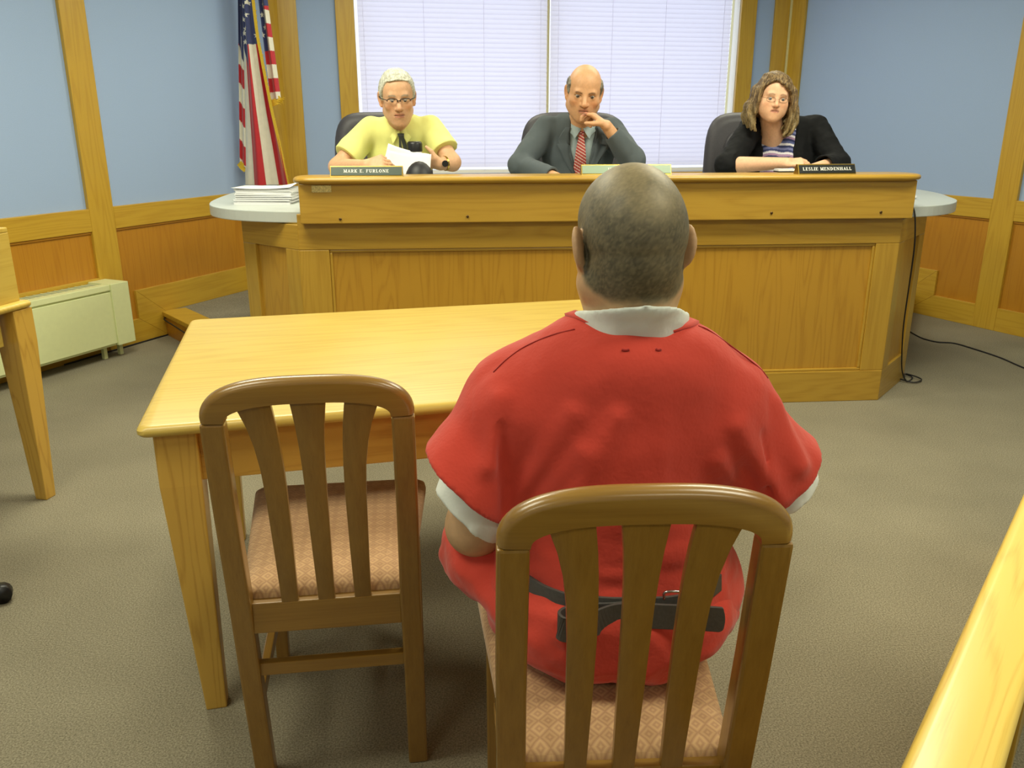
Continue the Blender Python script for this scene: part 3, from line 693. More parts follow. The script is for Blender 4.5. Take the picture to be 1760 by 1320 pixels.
oc3 = copy_tree(oc1); oc3['label'] = 'dark leather office chair behind the woman in black'; place(oc3, 1.40, 4.88, dz, -.1)
oc4 = copy_tree(oc1); oc4['label'] = 'office chair at the side table, only a black caster showing at the left edge'; place(oc4, -1.845, 2.14, 0, math.radians(152))

# ================================================================== sculpting kit: signed distance fields -> one continuous mesh
def V3(*a): return np.array(a, float)
def rot(yaw=0, pitch=0, roll=0):
    cy, sy, cp, sp, cr, sr = [f(math.radians(a)) for a in (yaw, pitch, roll) for f in (math.cos, math.sin)]
    Rz = np.array([[cy, -sy, 0], [sy, cy, 0], [0, 0, 1]]); Rx = np.array([[1, 0, 0], [0, cp, -sp], [0, sp, cp]]); Ry = np.array([[cr, 0, sr], [0, 1, 0], [-sr, 0, cr]])
    return Rz@Rx@Ry
def smin(a, b, k):
    if k <= 0: return np.minimum(a, b)
    h = np.clip(.5+.5*(b-a)/k, 0, 1); return b*(1-h)+a*h-k*h*(1-h)
LAT = RNG.rand(32, 32, 32).astype(np.float32)*2-1
def vnoise(p):
    i = np.floor(p).astype(int); f = p-i; f = f*f*(3-2*f); i &= 31; j = (i+1) & 31; out = 0
    for a in (0, 1):
        for b in (0, 1):
            for c in (0, 1):
                w = (f[:, 0] if a else 1-f[:, 0])*(f[:, 1] if b else 1-f[:, 1])*(f[:, 2] if c else 1-f[:, 2])
                out = out+w*LAT[(j if a else i)[:, 0], (j if b else i)[:, 1], (j if c else i)[:, 2]]
    return out
class Field:
    def __init__(s, lo, hi, res):
        s.lo = np.array(lo, float); s.res = res; s.n = np.ceil((np.array(hi)-s.lo)/res).astype(int)+1
        s.v = np.full(s.n, .3, np.float32); s.ax = [(s.lo[i]+np.arange(s.n[i])*res).astype(np.float32) for i in range(3)]
    def like(s):
        f = Field.__new__(Field); f.lo = s.lo; f.res = s.res; f.n = s.n; f.ax = s.ax; f.v = np.full(s.n, .3, np.float32); return f
    def block(s, lo, hi):
        a = np.clip(np.floor((np.array(lo)-s.lo)/s.res).astype(int), 0, s.n); b = np.clip(np.ceil((np.array(hi)-s.lo)/s.res).astype(int)+1, 0, s.n)
        sl = tuple(slice(int(a[i]), int(b[i])) for i in range(3))
        return sl, s.ax[0][sl[0]][:, None, None], s.ax[1][sl[1]][None, :, None], s.ax[2][sl[2]][None, None, :]
    def put(s, fn, lo, hi, k=.01, op='u'):
        pad = k+4*s.res; sl, X, Y, Z = s.block(np.array(lo)-pad, np.array(hi)+pad)
        a = s.v[sl]
        if a.size == 0: return
        d = fn(X, Y, Z)
        s.v[sl] = smin(a, d, k) if op == 'u' else -smin(-a, d, k) if op == 's' else -smin(-a, -d, k)
    def rc(s, a, b, ra, rb=None, k=.01, op='u'):
        a = np.array(a, float); b = np.array(b, float); rb = ra if rb is None else rb; ba = b-a; L2 = float(ba@ba)+1e-12
        def fn(X, Y, Z):
            h = np.clip(((X-a[0])*ba[0]+(Y-a[1])*ba[1]+(Z-a[2])*ba[2])/L2, 0, 1)
            return np.sqrt((X-a[0]-h*ba[0])**2+(Y-a[1]-h*ba[1])**2+(Z-a[2]-h*ba[2])**2)-(ra+(rb-ra)*h)
        m = max(ra, rb); s.put(fn, np.minimum(a, b)-m, np.maximum(a, b)+m, k, op)
    def chain(s, pts, rs, k=.01, op='u'):
        for i in range(len(pts)-1): s.rc(pts[i], pts[i+1], rs[i], rs[i+1], k, op)
    def el(s, c, r, R=None, k=.01, op='u'):
        c = np.array(c, float); r = np.array(r, float); R = np.eye(3) if R is None else R
        def fn(X, Y, Z):
            x, y, z = X-c[0], Y-c[1], Z-c[2]
            q = [R[0, i]*x+R[1, i]*y+R[2, i]*z for i in range(3)]
            k0 = np.sqrt((q[0]/r[0])**2+(q[1]/r[1])**2+(q[2]/r[2])**2); k1 = np.sqrt((q[0]/r[0]**2)**2+(q[1]/r[1]**2)**2+(q[2]/r[2]**2)**2)
            return k0*(k0-1)/(k1+1e-9)
        m = np.abs(R)@r; s.put(fn, c-m, c+m, k, op)
    def plane(s, p, n, k=.004):
        "keep the side the normal points away from"
        n = np.array(n, float); n /= np.linalg.norm(n); p = np.array(p, float)
        d = (s.ax[0][:, None, None]-p[0])*n[0]+(s.ax[1][None, :, None]-p[1])*n[1]+(s.ax[2][None, None, :]-p[2])*n[2]
        s.v = -smin(-s.v, -d.astype(np.float32), k)
    def cutfn(s, fn, k=.004):
        s.v = np.broadcast_to(-smin(-s.v, fn(s.ax[0][:, None, None], s.ax[1][None, :, None], s.ax[2][None, None, :]), k), s.v.shape).astype(np.float32)
    def noise(s, amp, freq, band=.03, seed=0.0, fn=None):
        m = np.abs(s.v) < band; idx = np.argwhere(m); p = s.lo+idx*s.res
        fr = np.array(freq)*np.ones(3); q = p*fr+seed; n = vnoise(q)+.5*vnoise(q*2.1+5)
        if fn is not None: n = n*fn(p)
        s.v[m] += (amp*n).astype(np.float32)
    def at(s, P):
        i = np.clip(((P-s.lo)/s.res), 0, s.n-1.001); a = np.floor(i).astype(int); f = i-a; out = 0
        for x in (0, 1):
            for y in (0, 1):
                for z in (0, 1):
                    w = (f[..., 0] if x else 1-f[..., 0])*(f[..., 1] if y else 1-f[..., 1])*(f[..., 2] if z else 1-f[..., 2])
                    out = out+w*s.v[a[..., 0]+x, a[..., 1]+y, a[..., 2]+z]
        return out
    def front(s, x, z, off=.0):
        "first surface met going +y at (x,z)"
        ys = s.ax[1]; P = np.stack([np.full(len(ys), x), ys, np.full(len(ys), z)], 1); v = s.at(P); i = np.argmax(v < 0)
        if not (v < 0).any(): return None
        y = ys[i] if i == 0 else ys[i-1]+(ys[i]-ys[i-1])*v[i-1]/(v[i-1]-v[i])
        return float(y)-off
    def hit(s, px, py, off=0.0):
        "surface point met along a sight line"
        d = at(px, py, 1.0)-V3(0, 0, EYE); t = np.linspace(s.lo[1]-.02, s.ax[1][-1], 900); P = V3(0, 0, EYE)+t[:, None]*d
        ok = np.all((P > s.lo) & (P < s.lo+(s.n-1)*s.res), 1); v = np.where(ok, s.at(P), 1); i = int(np.argmax(v < 0))
        return P[i]-off*d/np.linalg.norm(d) if (v < 0).any() else None
    def mesh(s, smooth=1):
        v = s.v.copy(); v[0] = v[-1] = .3; v[:, 0] = v[:, -1] = .3; v[:, :, 0] = v[:, :, -1] = .3
        S = v < 0; c = np.zeros(np.array(v.shape)-1, np.uint8); off = [(a, b, d) for a in (0, 1) for b in (0, 1) for d in (0, 1)]
        sh = c.shape
        for o in off: c += S[o[0]:o[0]+sh[0], o[1]:o[1]+sh[1], o[2]:o[2]+sh[2]]
        act = (c > 0) & (c < 8); idx = np.argwhere(act); vals = np.stack([v[idx[:, 0]+o[0], idx[:, 1]+o[1], idx[:, 2]+o[2]] for o in off], 1)
        pos = np.zeros((len(idx), 3)); cnt = np.zeros(len(idx)); O = np.array(off)
        for a in range(8):
            for b in range(a+1, 8):
                if np.abs(O[a]-O[b]).sum() != 1: continue
                va, vb = vals[:, a], vals[:, b]; m = (va < 0) != (vb < 0); t = np.where(m, va/np.where(m, va-vb, 1), 0)
                pos += np.where(m[:, None], O[a]+t[:, None]*(O[b]-O[a]), 0); cnt += m
        pos = s.lo+(idx+pos/cnt[:, None])*s.res
        mp = np.full(sh, -1, np.int64); mp[act] = np.arange(len(idx)); Q = []
        for ax in range(3):
            sl0 = [slice(None)]*3; sl1 = [slice(None)]*3; sl0[ax] = slice(0, -1); sl1[ax] = slice(1, None)
            A = S[tuple(sl0)]; e = np.argwhere(A != S[tuple(sl1)]); o1, o2 = [i for i in range(3) if i != ax]
            ins = A[e[:, 0], e[:, 1], e[:, 2]]
            def cell(d1, d2):
                q = e.copy(); q[:, o1] += d1; q[:, o2] += d2; return mp[q[:, 0], q[:, 1], q[:, 2]]
            q = np.stack([cell(-1, -1), cell(0, -1), cell(0, 0), cell(-1, 0)], 1)
            fl = ins if ax != 1 else ~ins; q[~fl] = q[~fl][:, ::-1]; Q.append(q)
        Q = np.concatenate(Q)
        for _ in range(smooth):
            acc = np.zeros_like(pos); n = np.zeros(len(pos))
            for a, b in ((0, 1), (1, 2), (2, 3), (3, 0)):
                for i, j in ((a, b), (b, a)):
                    for d in range(3): acc[:, d] += np.bincount(Q[:, i], pos[Q[:, j], d], len(pos))
                    n += np.bincount(Q[:, i], minlength=len(pos))
            pos = .45*pos+.55*acc/np.maximum(n, 1)[:, None]
        return pos, Q
def sculpt(name, F, mat, parent, origin, tint=None, smooth=1):
    pos, Q = F.mesh(smooth); me = bpy.data.meshes.new(name)
    me.vertices.add(len(pos)); me.vertices.foreach_set('co', (pos-np.array(origin)).astype(np.float32).ravel())
    me.loops.add(Q.size); me.loops.foreach_set('vertex_index', Q.astype(np.int32).ravel())
    me.polygons.add(len(Q)); me.polygons.foreach_set('loop_start', np.arange(0, Q.size, 4, dtype=np.int32)); me.polygons.foreach_set('loop_total', np.full(len(Q), 4, np.int32))
    me.update(calc_edges=True); me.validate()
    if tint is not None: settint(me, tint(pos))
    return link(name, me, mat, parent, smooth=True)
def settint(me, c):
    c = np.asarray(c, np.float32)
    if c.shape[1] == 3: c = np.concatenate([c, np.ones((len(c), 1), np.float32)], 1)
    a = me.color_attributes.new('tint', 'FLOAT_COLOR', 'POINT'); a.data.foreach_set('color', c.ravel())
def sstep(a, b, x): t = np.clip((x-a)/(b-a), 0, 1); return t*t*(3-2*t)
def lerp(a, b, t): return a*(1-t[:, None])+b*t[:, None]
C3 = lambda r, g, b: np.array(srgb(r, g, b)[:3])

class Head:
    "a head: origin between the ears, face towards local -y"
    def __init__(s, c, R, sc=1.0, fx=1.0, jaw=1.0, nose=1.0, long=1.0, earx=1.0, browz=.0235, brows=0.0, full=0.0):
        s.ex = earx; s.bz = browz; s.bs = brows; s.full = full
        s.c = np.array(c, float); s.R = R; s.sc = sc; s.fx = fx; s.jaw = jaw; s.nose = nose; s.lg = long
    def w(s, x, y, z): return s.c+s.R@(s.sc*V3(x, y, z*(s.lg if z < 0 else 1)))
    def loc(s, P): q = (P-s.c)@s.R/s.sc; q[:, 2] = np.where(q[:, 2] < 0, q[:, 2]/s.lg, q[:, 2]); return q
    def rc(s, F, a, b, ra, rb, k, op='u'): F.rc(s.w(*a), s.w(*b), ra*s.sc, rb*s.sc, k*s.sc, op)
    def el(s, F, c, r, k, op='u', R=None): F.el(s.w(*c), np.array(r)*s.sc, s.R if R is None else s.R@R, k*s.sc, op)
    def cranium(s, F, grow=0.0):
        s.el(F, (0, .014, .036), (.077+grow, .097+grow, .087+grow), .0); s.el(F, (0, .05, .01), (.068+grow, .062+grow, .07+grow), .03); s.el(F, (0, -.035, .04), (.064+grow, .05+grow, .064+grow), .03)
    def build(s, F, mouth=0.0, ears=True, lids=0.0):
        f, j = s.fx, s.jaw
        s.cranium(F)
        s.el(F, (0, -.03, -.03), (.063*f, .062, .082), .03)
        for x in (-1, 1):
            s.rc(F, (x*.050*f*j, .005, -.058), (x*.014*j, -.062, -.098), .0205, .017, .042)
            s.el(F, (x*.043*f, -.058, -.022), (.022, .02, .02), .02)
        if s.full:
            for x in (-1, 1): s.el(F, (x*.034*f, -.048, -.052), (.030*s.full, .030, .036), .03)
        s.el(F, (0, -.070, -.1), (.021*j, .016, .016), .016)
        s.el(F, (0, -.066, -.058), (.034, .028, .034), .02)
        s.rc(F, (-.036*f, -.0785, s.bz+.002), (.036*f, -.0785, s.bz+.002), .0105, .0105, .016)
        for x in (-1, 1): s.el(F, (x*.031*f, -.099, .004), (.018, .017, .0105), .010, 's')
        n = s.nose
        s.rc(F, (0, -.083, .016), (0, -.083-.024*n, -.026), .0070, .0115*n, .012)
        s.el(F, (0, -.084-.023*n, -.030), (.012*n, .011, .0105), .006)
        for x in (-1, 1): s.el(F, (x*.0125*n, -.091-.004*n, -.032), (.0078, .010, .0075), .006)
        # mouth
        for z, r, y in ((-.0545, .0052, -.0925), (-.0665, .0062, -.0905)):
            for x in (-1, 1): s.rc(F, (0, y, z), (x*.022, y+.012, -.0605+mouth), r, .003, .006)
        for x in (-1, 1): s.rc(F, (0, -.1, -.0605), (x*.024, -.087, -.0605+mouth), .0022, .0018, .003, 's')
        # lids round the eyeballs
        for x in (-1, 1):
            s.el(F, (x*.031*f, -.0765, .0095-lids), (.0165, .0125, .0065), .004); s.el(F, (x*.031*f, -.0765, -.006), (.0155, .0115, .0055), .004)
            if ears:
                E = rot(-x*(22+40*(s.ex-1)), 0, x*8); e = s.ex
                s.el(F, (x*(.082+.02*(e-1)), .016+.01*(e-1), -.004), (.0085, .021*e, .034*(1+(e-1)*.3)), .007, R=E); s.el(F, (x*(.0890+.02*(e-1)), .010, .0), (.0075, .0115*e, .021), .005, 's', R=E)
                s.rc(F, (x*.078, .006, -.034), (x*.080, .012, -.028), .007, .008, .006)
    def eyes(s, parent, origin, iris, look=(0, 0)):
        for x in (-1, 1):
            c = s.w(x*.031*s.fx, -.0775, .0025); r = .0126*s.sc; d = s.R@(rot(look[0], look[1])@V3(0, -1, 0)); vs = []; fs = []; n, m = 16, 12; col = []
            for i in range(m+1):
                for k in range(n):
                    q = V3(math.sin(math.pi*i/m)*math.cos(2*math.pi*k/n), math.sin(math.pi*i/m)*math.sin(2*math.pi*k/n), math.cos(math.pi*i/m)); vs.append(c+r*q-origin); a = float(q@d)
                    col.append(C3(24, 22, 22) if a > .972 else iris if a > .90 else C3(150, 140, 130))
            for i in range(m):
                for k in range(n): fs.append((i*n+k, i*n+(k+1) % n, (i+1)*n+(k+1) % n, (i+1)*n+k))
            o = mesh_obj('eye', vs, fs, 'eyewhite', parent, smooth=True); settint(o.data, col)
    def skin(s, P, base, brow=None, beard=0.0, rosy=.5, lip=(176, 104, 88)):
        q = s.loc(P); base = np.array(base); c = np.repeat(base[None], len(P), 0); red = base*np.array([1.02, .72, .62])
        near = (np.abs(q) < .14).all(1)
        def blob(x, y, z, rx, ry, rz): return np.exp(-(((np.abs(q[:, 0])-x)/rx)**2+((q[:, 1]-y)/ry)**2+((q[:, 2]-z)/rz)**2))*near
        c = lerp(c, red, np.clip(rosy*(blob(.045, -.07, -.03, .02, .03, .018)+.9*blob(0, -.105, -.03, .016, .02, .016)+.8*blob(.082, .015, 0, .012, .03, .04)), 0, .8))
        lipm = sstep(.025, .018, np.abs(q[:, 0]))*sstep(.0108, .0068, np.abs(q[:, 2]+.0605))*(q[:, 1] < -.075)*near
        c = lerp(c, C3(*lip), lipm*.75)
        line = sstep(.026, .02, np.abs(q[:, 0]))*sstep(.0030, .0012, np.abs(q[:, 2]+.0605))*(q[:, 1] < -.075)*near; c = lerp(c, base*.3, line*.8)
        if brow is not None:
            bm = sstep(.0055, .003, np.abs(q[:, 2]-s.bz-.004*np.cos((np.abs(q[:, 0])-.03)*90)-s.bs*(np.abs(q[:, 0])-.03)))*sstep(.012, .016, np.abs(q[:, 0]))*sstep(.05, .043, np.abs(q[:, 0]))*(q[:, 1] < -.06)*near
            c = lerp(c, np.array(brow), bm*.75)
        el_ = sstep(.0035, .0015, np.abs(q[:, 2]-.0075))*sstep(.020, .015, np.abs(np.abs(q[:, 0])-.031*s.fx))*(q[:, 1] < -.07)*near; c = lerp(c, base*.25, el_*.6)
        nos = np.exp(-(((np.abs(q[:, 0])-.0075)/.004)**2+((q[:, 2]+.0415)/.003)**2))*(q[:, 1] < -.088)*near; c = lerp(c, base*.25, nos*.7)
        if beard: c = lerp(c, base*np.array([.80, .82, .88]), beard*sstep(-.02, -.05, q[:, 2])*near*(q[:, 1] < 0)*(1-lipm))
        return c
    def glasses(s, parent, origin, mat, r=.0014, w=.024, h=.015, z0=.0, full=True):
        pts = lambda *P: [s.w(*p)-origin for p in P]
        g = MB(); f = s.fx
        for x in (-1, 1):
            loop = [(x*.031*f+w*math.copysign(abs(math.cos(a))**.7, math.cos(a)), -.107+.012*abs(math.cos(a))*(1 if math.cos(a)*x > 0 else .1), z0+h*math.copysign(abs(math.sin(a))**.7, math.sin(a))) for a in np.linspace(0, 2*math.pi, 25)]
            if full: g.tube(pts(*loop), r*s.sc, 6)
            else: g.tube(pts(*loop[:13]), r*s.sc, 6)
            g.tube(pts((x*(.031*f+w), -.095, z0+.006), (x*.080, -.06, z0+.008), (x*.086, .0, z0+.008), (x*.086, .02, z0)), r*s.sc, 6)
        g.tube(pts((-.010, -.106, z0+.003), (0, -.110, z0+.005), (.010, -.106, z0+.003)), r*s.sc, 6)
        o = g.build('spectacles', mat, parent, smooth=True)
        for x in (-1, 1):
            ring = [s.w(x*.031*f+w*math.cos(a)*.96, -.1055+.011*max(0, math.cos(a)*x), z0+h*math.sin(a)*.96)-origin for a in np.linspace(0, 2*math.pi, 20, endpoint=False)]
            mesh_obj('lens', ring, [tuple(range(20))], 'lens', o)
def hand(F, wrist, d, back, side, curls, sc=1.0, spread=.0, thumb=(.6, .5, -.3), tcurl=20):
    "palm and five fingers; d = finger direction, back = back of the hand, side=+1: thumb on the d x back side"
    d = np.array(d, float); d /= np.linalg.norm(d); back = np.array(back, float); back -= d*(back@d); back /= np.linalg.norm(back); lat = np.cross(d, back)*side
    p = lambda x, y, z: np.array(wrist)+sc*(d*x+lat*y+back*z)
    for y0, y1 in ((-.022, -.030), (-.008, -.010), (.008, .010), (.018, .028)): F.rc(p(-.005, y0*.8, 0), p(.082-.25*abs(y1)*.5, y1, 0), .0145*sc, .0115*sc, .012*sc)
    tips = []
    for n, (y, l, x0, r) in enumerate(((.030, .072, .080, .0092), (.010, .080, .086, .0094), (-.010, .074, .083, .0090), (-.029, .058, .076, .0080))):
        cu = curls[n] if hasattr(curls, '__len__') else curls; a = 0; q = p(x0, y, 0); sp = spread*(1.5-n)
        for i, fr in enumerate((.45, .31, .24)):
            a += math.radians((cu[i] if hasattr(cu, '__len__') else cu))
            dr = d*math.cos(a)-back*math.sin(a)+lat*sp*.15; nq = q+dr*l*fr*sc; F.rc(q, nq, (r-.0007*i)*sc, (r-.0007*(i+1))*sc, .0035*sc); q = nq
        tips.append(q)
    tb = p(.022, .030, -.004); td = d*thumb[0]+lat*thumb[1]+back*thumb[2]; td /= np.linalg.norm(td); t1 = tb+td*.042*sc
    a = math.radians(tcurl); t2d = td*math.cos(a)+(d*.8-lat*.6)*math.sin(a); t2d /= np.linalg.norm(t2d); t2 = t1+t2d*.032*sc
    F.rc(p(.0, .014, -.002), tb, .015*sc, .0145*sc, .012*sc); F.rc(tb, t1, .0135*sc, .0105*sc, .008*sc); F.rc(t1, t2, .0105*sc, .008*sc, .004*sc)
    return tips
def ribbon(pts, wdir, width, th):
    mb = MB(); P = [np.array(p, float) for p in pts]; rings = []
    for i, p in enumerate(P):
        t = P[min(i+1, len(P)-1)]-P[max(i-1, 0)]; t /= np.linalg.norm(t)+1e-9; w = np.array(wdir[i] if hasattr(wdir[0], '__len__') else wdir, float); w = w-t*(w@t); w /= np.linalg.norm(w); n = np.cross(t, w)
        hw = width[i]/2 if hasattr(width, '__len__') else width/2
        rings.append([p+w*hw+n*th/2, p-w*hw+n*th/2, p-w*hw-n*th/2, p+w*hw-n*th/2])
    return mb.loft(rings)
def surf_patch(name, F, mat, parent, origin, outline_rows, off, nx=8, th=.003, tintfn=None):
    "cloth piece laid on the front of a field: rows of (z, xleft, xright)"
    vs = []; fs = []
    for (z, a, b) in outline_rows:
        for u in np.linspace(0, 1, nx+1):
            x = a+(b-a)*u; y = F.front(x, z); vs.append((x, (y if y is not None else np.nan), z))
    ys = np.array([v[1] for v in vs]); good = ~np.isnan(ys); ys[~good] = np.interp(np.flatnonzero(~good), np.flatnonzero(good), ys[good]) if good.any() else 0
    Y = ys.reshape(len(outline_rows), nx+1)
    for _ in range(2): Y[1:-1] = (Y[:-2]+2*Y[1:-1]+Y[2:])/4
    vs = [(v[0]-origin[0], y-off-origin[1], v[2]-origin[2]) for v, y in zip(vs, Y.ravel())]
    n = nx+1
    for r in range(len(outline_rows)-1):
        for i in range(nx): fs.append((r*n+i, r*n+i+1, (r+1)*n+i+1, (r+1)*n+i))
    o = mesh_obj(name, vs, fs, mat, parent, smooth=True)
    if tintfn is not None: settint(o.data, [tintfn(v[0]+origin[0], v[2]+origin[2], i/max(1, len(vs)-1)) for i, v in enumerate(vs)])
    m = o.modifiers.new('thick', 'SOLIDIFY'); m.thickness = th; m.offset = 0
    return o
def trousers(person, origin, x, yseat, zseat, zfloor, mat, shoe=True, fwd=-1, spread=.12, knee=.27):
    F = Field((x-.33, min(yseat-.05*fwd, yseat+fwd*.72)-.16 if fwd < 0 else yseat-.25, zfloor-.02), (x+.33, yseat+.25 if fwd < 0 else yseat+.75, zseat+.32), .009)
    F.el((x, yseat, zseat+.12), (.185, .14, .13), k=0)
    for s in (-1, 1):
        hip = V3(x+s*.09, yseat, zseat+.09); kn = V3(x+s*spread, yseat+fwd*knee, zseat+.08); an = V3(x+s*spread, yseat+fwd*(knee+.03), zfloor+.09)
        F.rc(hip, kn, .095, .068, .05); F.rc(kn, an, .066, .052, .03)
    F.plane((0, 0, zfloor+.05), (0, 0, -1)); F.noise(.006, 14)
    sculpt('trousers', F, mat, person, origin)
    for s in (-1, 1):
        G = Field((x+s*spread-.07, yseat+fwd*(knee+.03)-.2, zfloor-.01), (x+s*spread+.07, yseat+fwd*(knee+.03)+.2, zfloor+.13), .006)
        a = V3(x+s*spread, yseat+fwd*(knee+.03), zfloor+.045); G.rc(a, a+V3(s*.02, fwd*.15, -.012), .042, .032, .03); G.rc(a+V3(0, 0, .02), a+V3(0, 0, .06), .04, .04, .02); G.plane((0, 0, zfloor+.002), (0, 0, -1))
        sculpt('shoe', G, 'shoe', person, origin)

# ================================================================== people
SKIN_A = C3(214, 168, 130)
def person(label, loc):
    return thing('person', label, 'person', tuple(loc))
def collar(name, mat, parent, origin, nb, R, r0, r1, drop, tipx, tipz, th=.004, flare=.02):
    "shirt collar round a neck point nb: open at the front with two pointed wings"
    for sx in (-1, 1):
        vs = []; fs = []; n = 10
        for i in range(n+1):
            a = math.radians(90-sx*(180*i/n)*1.0) if False else 0
            t = i/n; ph = math.pi/2-sx*math.pi*t      # from the back round one side to the front
            up = nb+R@V3(r0*math.cos(ph)*1.0, r0*math.sin(ph), .028-.034*t*t)
            dn = nb+R@V3((r0+flare)*math.cos(ph), (r0+flare)*math.sin(ph), -.016-.030*t*t)
            if t > .75: k = (t-.75)/.25; dn = dn*(1-k)+(nb+R@V3(sx*tipx, -(r0+flare), tipz))*k
            vs += [up-origin, dn-origin]
        for i in range(n): fs.append((2*i, 2*i+1, 2*i+3, 2*i+2))
        o = mesh_obj(name, vs, fs, mat, parent, smooth=True); m = o.modifiers.new('thick', 'SOLIDIFY'); m.thickness = th

# ---------------------------------------------------------------- man in the yellow shirt
def man_yellow():
    x0 = float(at(688, 262, 4.6)[0]); org = V3(x0, 4.66, .707); me = person('grey-haired man in glasses and a yellow short-sleeved shirt reading papers', org)
    hd = Head(at(683, 168, 4.47), rot(11, 12, -2), 1.06, fx=.96, jaw=.98, nose=1.05, long=1.06)
    sl, sr = at(634, 224, 4.58), at(742, 222, 4.58); el_, er = at(580, 287, 4.45), at(777, 279, 4.45); wl_, wr_ = at(630, 285, 4.30), at(756, 282, 4.41)
    nb = at(690, 218, 4.555); chest = at(690, 262, 4.62)
    F = Field((x0-.46, 4.16, .70), (x0+.46, 4.86, 1.72), .0034)
    F.el((x0, 4.66, .83), (.16, .12, .13), k=0); F.rc((x0, 4.66, .85), (x0, 4.64, 1.1), .13, .13, .05); F.el(chest, (.15, .09, .15), k=.05)
    F.rc(hd.w(0, .03, -.06), nb+V3(0, .02, -.05), .060, .066, .02)
    hd.build(F, mouth=-.001, lids=.0095)
    for s, e, w in ((sl, el_, wl_), (sr, er, wr_)): F.rc(s, e, .048, .042, .02); F.rc(e, w, .044, .028, .02)
    hand(F, wl_, (.9, -.06, .22), (-.1, -.8, .55), 1, (30, 36, 42, 46), 1.02, thumb=(.75, .35, .3))
    hand(F, wr_, (-.8, .10, .2), (.1, .75, .4), -1, (14, 16, 18, 20), 1.0, thumb=(.6, .5, .2))
    hairline = lambda q: np.interp(q[:, 1], [-.11, -.085, -.06, -.045, -.03, .03, .12], [.098, .094, .082, .03, -.004, -.02, -.055])
    sculpt('body', F, 'skin', me, org, lambda P: hd.skin(P, SKIN_A, C3(150, 140, 124), beard=.15, rosy=.55))
    hd.eyes(me, org, C3(60, 70, 80), (0, 25))
    # short white hair
    G = Field(hd.c-.16, hd.c+.17, .0032); hd.cranium(G, .0085)
    idx = np.indices(G.v.shape).reshape(3, -1).T; q = hd.loc(G.lo+idx*G.res); g = (q[:, 2]-hairline(q)).reshape(G.v.shape).astype(np.float32)
    G.v = -smin(-G.v, g, .006); G.noise(.003, (30, 60, 60), .02)
    sculpt('hair', G, 'hair', me, org, lambda P: lerp(np.repeat(C3(182, 182, 166)[None], len(P), 0), C3(210, 210, 194), sstep(-.6, .6, vnoise(hd.loc(P)*np.array([260, 40, 60])))))
    hd.glasses(me, org, 'frame_dark', r=.0021, w=.0245, h=.0135, z0=.002, full=False)
    # shirt
    S = Field((x0-.46, 4.30, .72), (x0+.46, 4.92, 1.58), .0045)
    S.el((x0, 4.66, .86), (.185, .145, .15), k=0); S.rc((x0, 4.655, .88), (x0, 4.64, 1.08), .150, .15, .06); S.el(chest, (.185, .118, .18), k=.05)
    S.rc(sl+V3(.02, 0, -.005), sr+V3(-.02, 0, -.005), .062, .062, .05); S.rc(nb+V3(-.03, .02, -.02), nb+V3(.03, .02, -.02), .07, .07, .05)
    for s, e, sx in ((sl, el_, -1), (sr, er, 1)):
        d = (e-s)/np.linalg.norm(e-s); h = s+d*np.linalg.norm(e-s)*(.72 if sx < 0 else .66)
        T = S.like()
        T.rc(s-d*.01, h+d*.08, .066, .076, 0); T.plane(h, d); T.rc(h+d*.045, h+d*.14, .062, .066, .004, 's'); S.v = smin(S.v, T.v, .022)
    S.cutfn(lambda X, Y, Z: np.sqrt((X-nb[0])**2+((Y-nb[1]-.005)*1.0)**2+0*Z)-.064+np.maximum(0, (nb[2]-.02)-Z)*3)
    S.noise(.006, (9, 9, 7), .03); S.noise(.002, (26, 26, 12), .03, 3)
    sculpt('shirt', S, 'yellow', me, org)
    collar('collar', 'yellow', me, org, nb+V3(0, -.004, .002), rot(0, 14), .066, 0, 0, .048, -.085)
    # dark tie with a light print
    kz = nb[2]-.032; xk = nb[0]+.004; rows = []
    for z, w, dx in ((kz, .017, 0), (kz-.015, .015, .001), (kz-.028, .0135, .003), (kz-.06, .02, .008), (kz-.11, .027, .016), (kz-.17, .032, .024), (kz-.25, .036, .03)): rows.append((z, xk+dx-w, xk+dx+w))
    surf_patch('necktie', S, 'tiecloth', me, org, rows, .008, 10, .006, lambda x, z, i: C3(196, 190, 110) if vnoise(np.array([[x*95, 3.1, z*120]]))[0] > .42 else C3(62, 66, 60))
    0 and surf_patch('shirt_pocket', S, 'yellow', me, org, [(chest[2]+.02-dz_, x0+.055, x0+.145) for dz_ in (0, .03, .06, .09, .115)], .004, 6, .003)
    # gold wristwatch
    d = (er-wr_)/np.linalg.norm(er-wr_); c = wr_+d*.035; a = np.cross(d, V3(0, 0, 1)); a /= np.linalg.norm(a); b = np.cross(d, a)
    wo = ribbon([c+.036*(math.cos(q)*a+math.sin(q)*b)-org for q in np.linspace(0, 2*math.pi, 21)], [tuple(d)]*21, .016, .004).build('wristwatch', 'brass', me, smooth=False)
    MB().tube([c-.034*a*0-.036*V3(0, 1, 0)-org, c-.046*V3(0, 1, 0)-org], .016, 16).build('watch_dial', 'black', wo)
    trousers(me, org, x0, 4.66, .715, dz, 'trouser')
    return S
S_y = man_yellow()

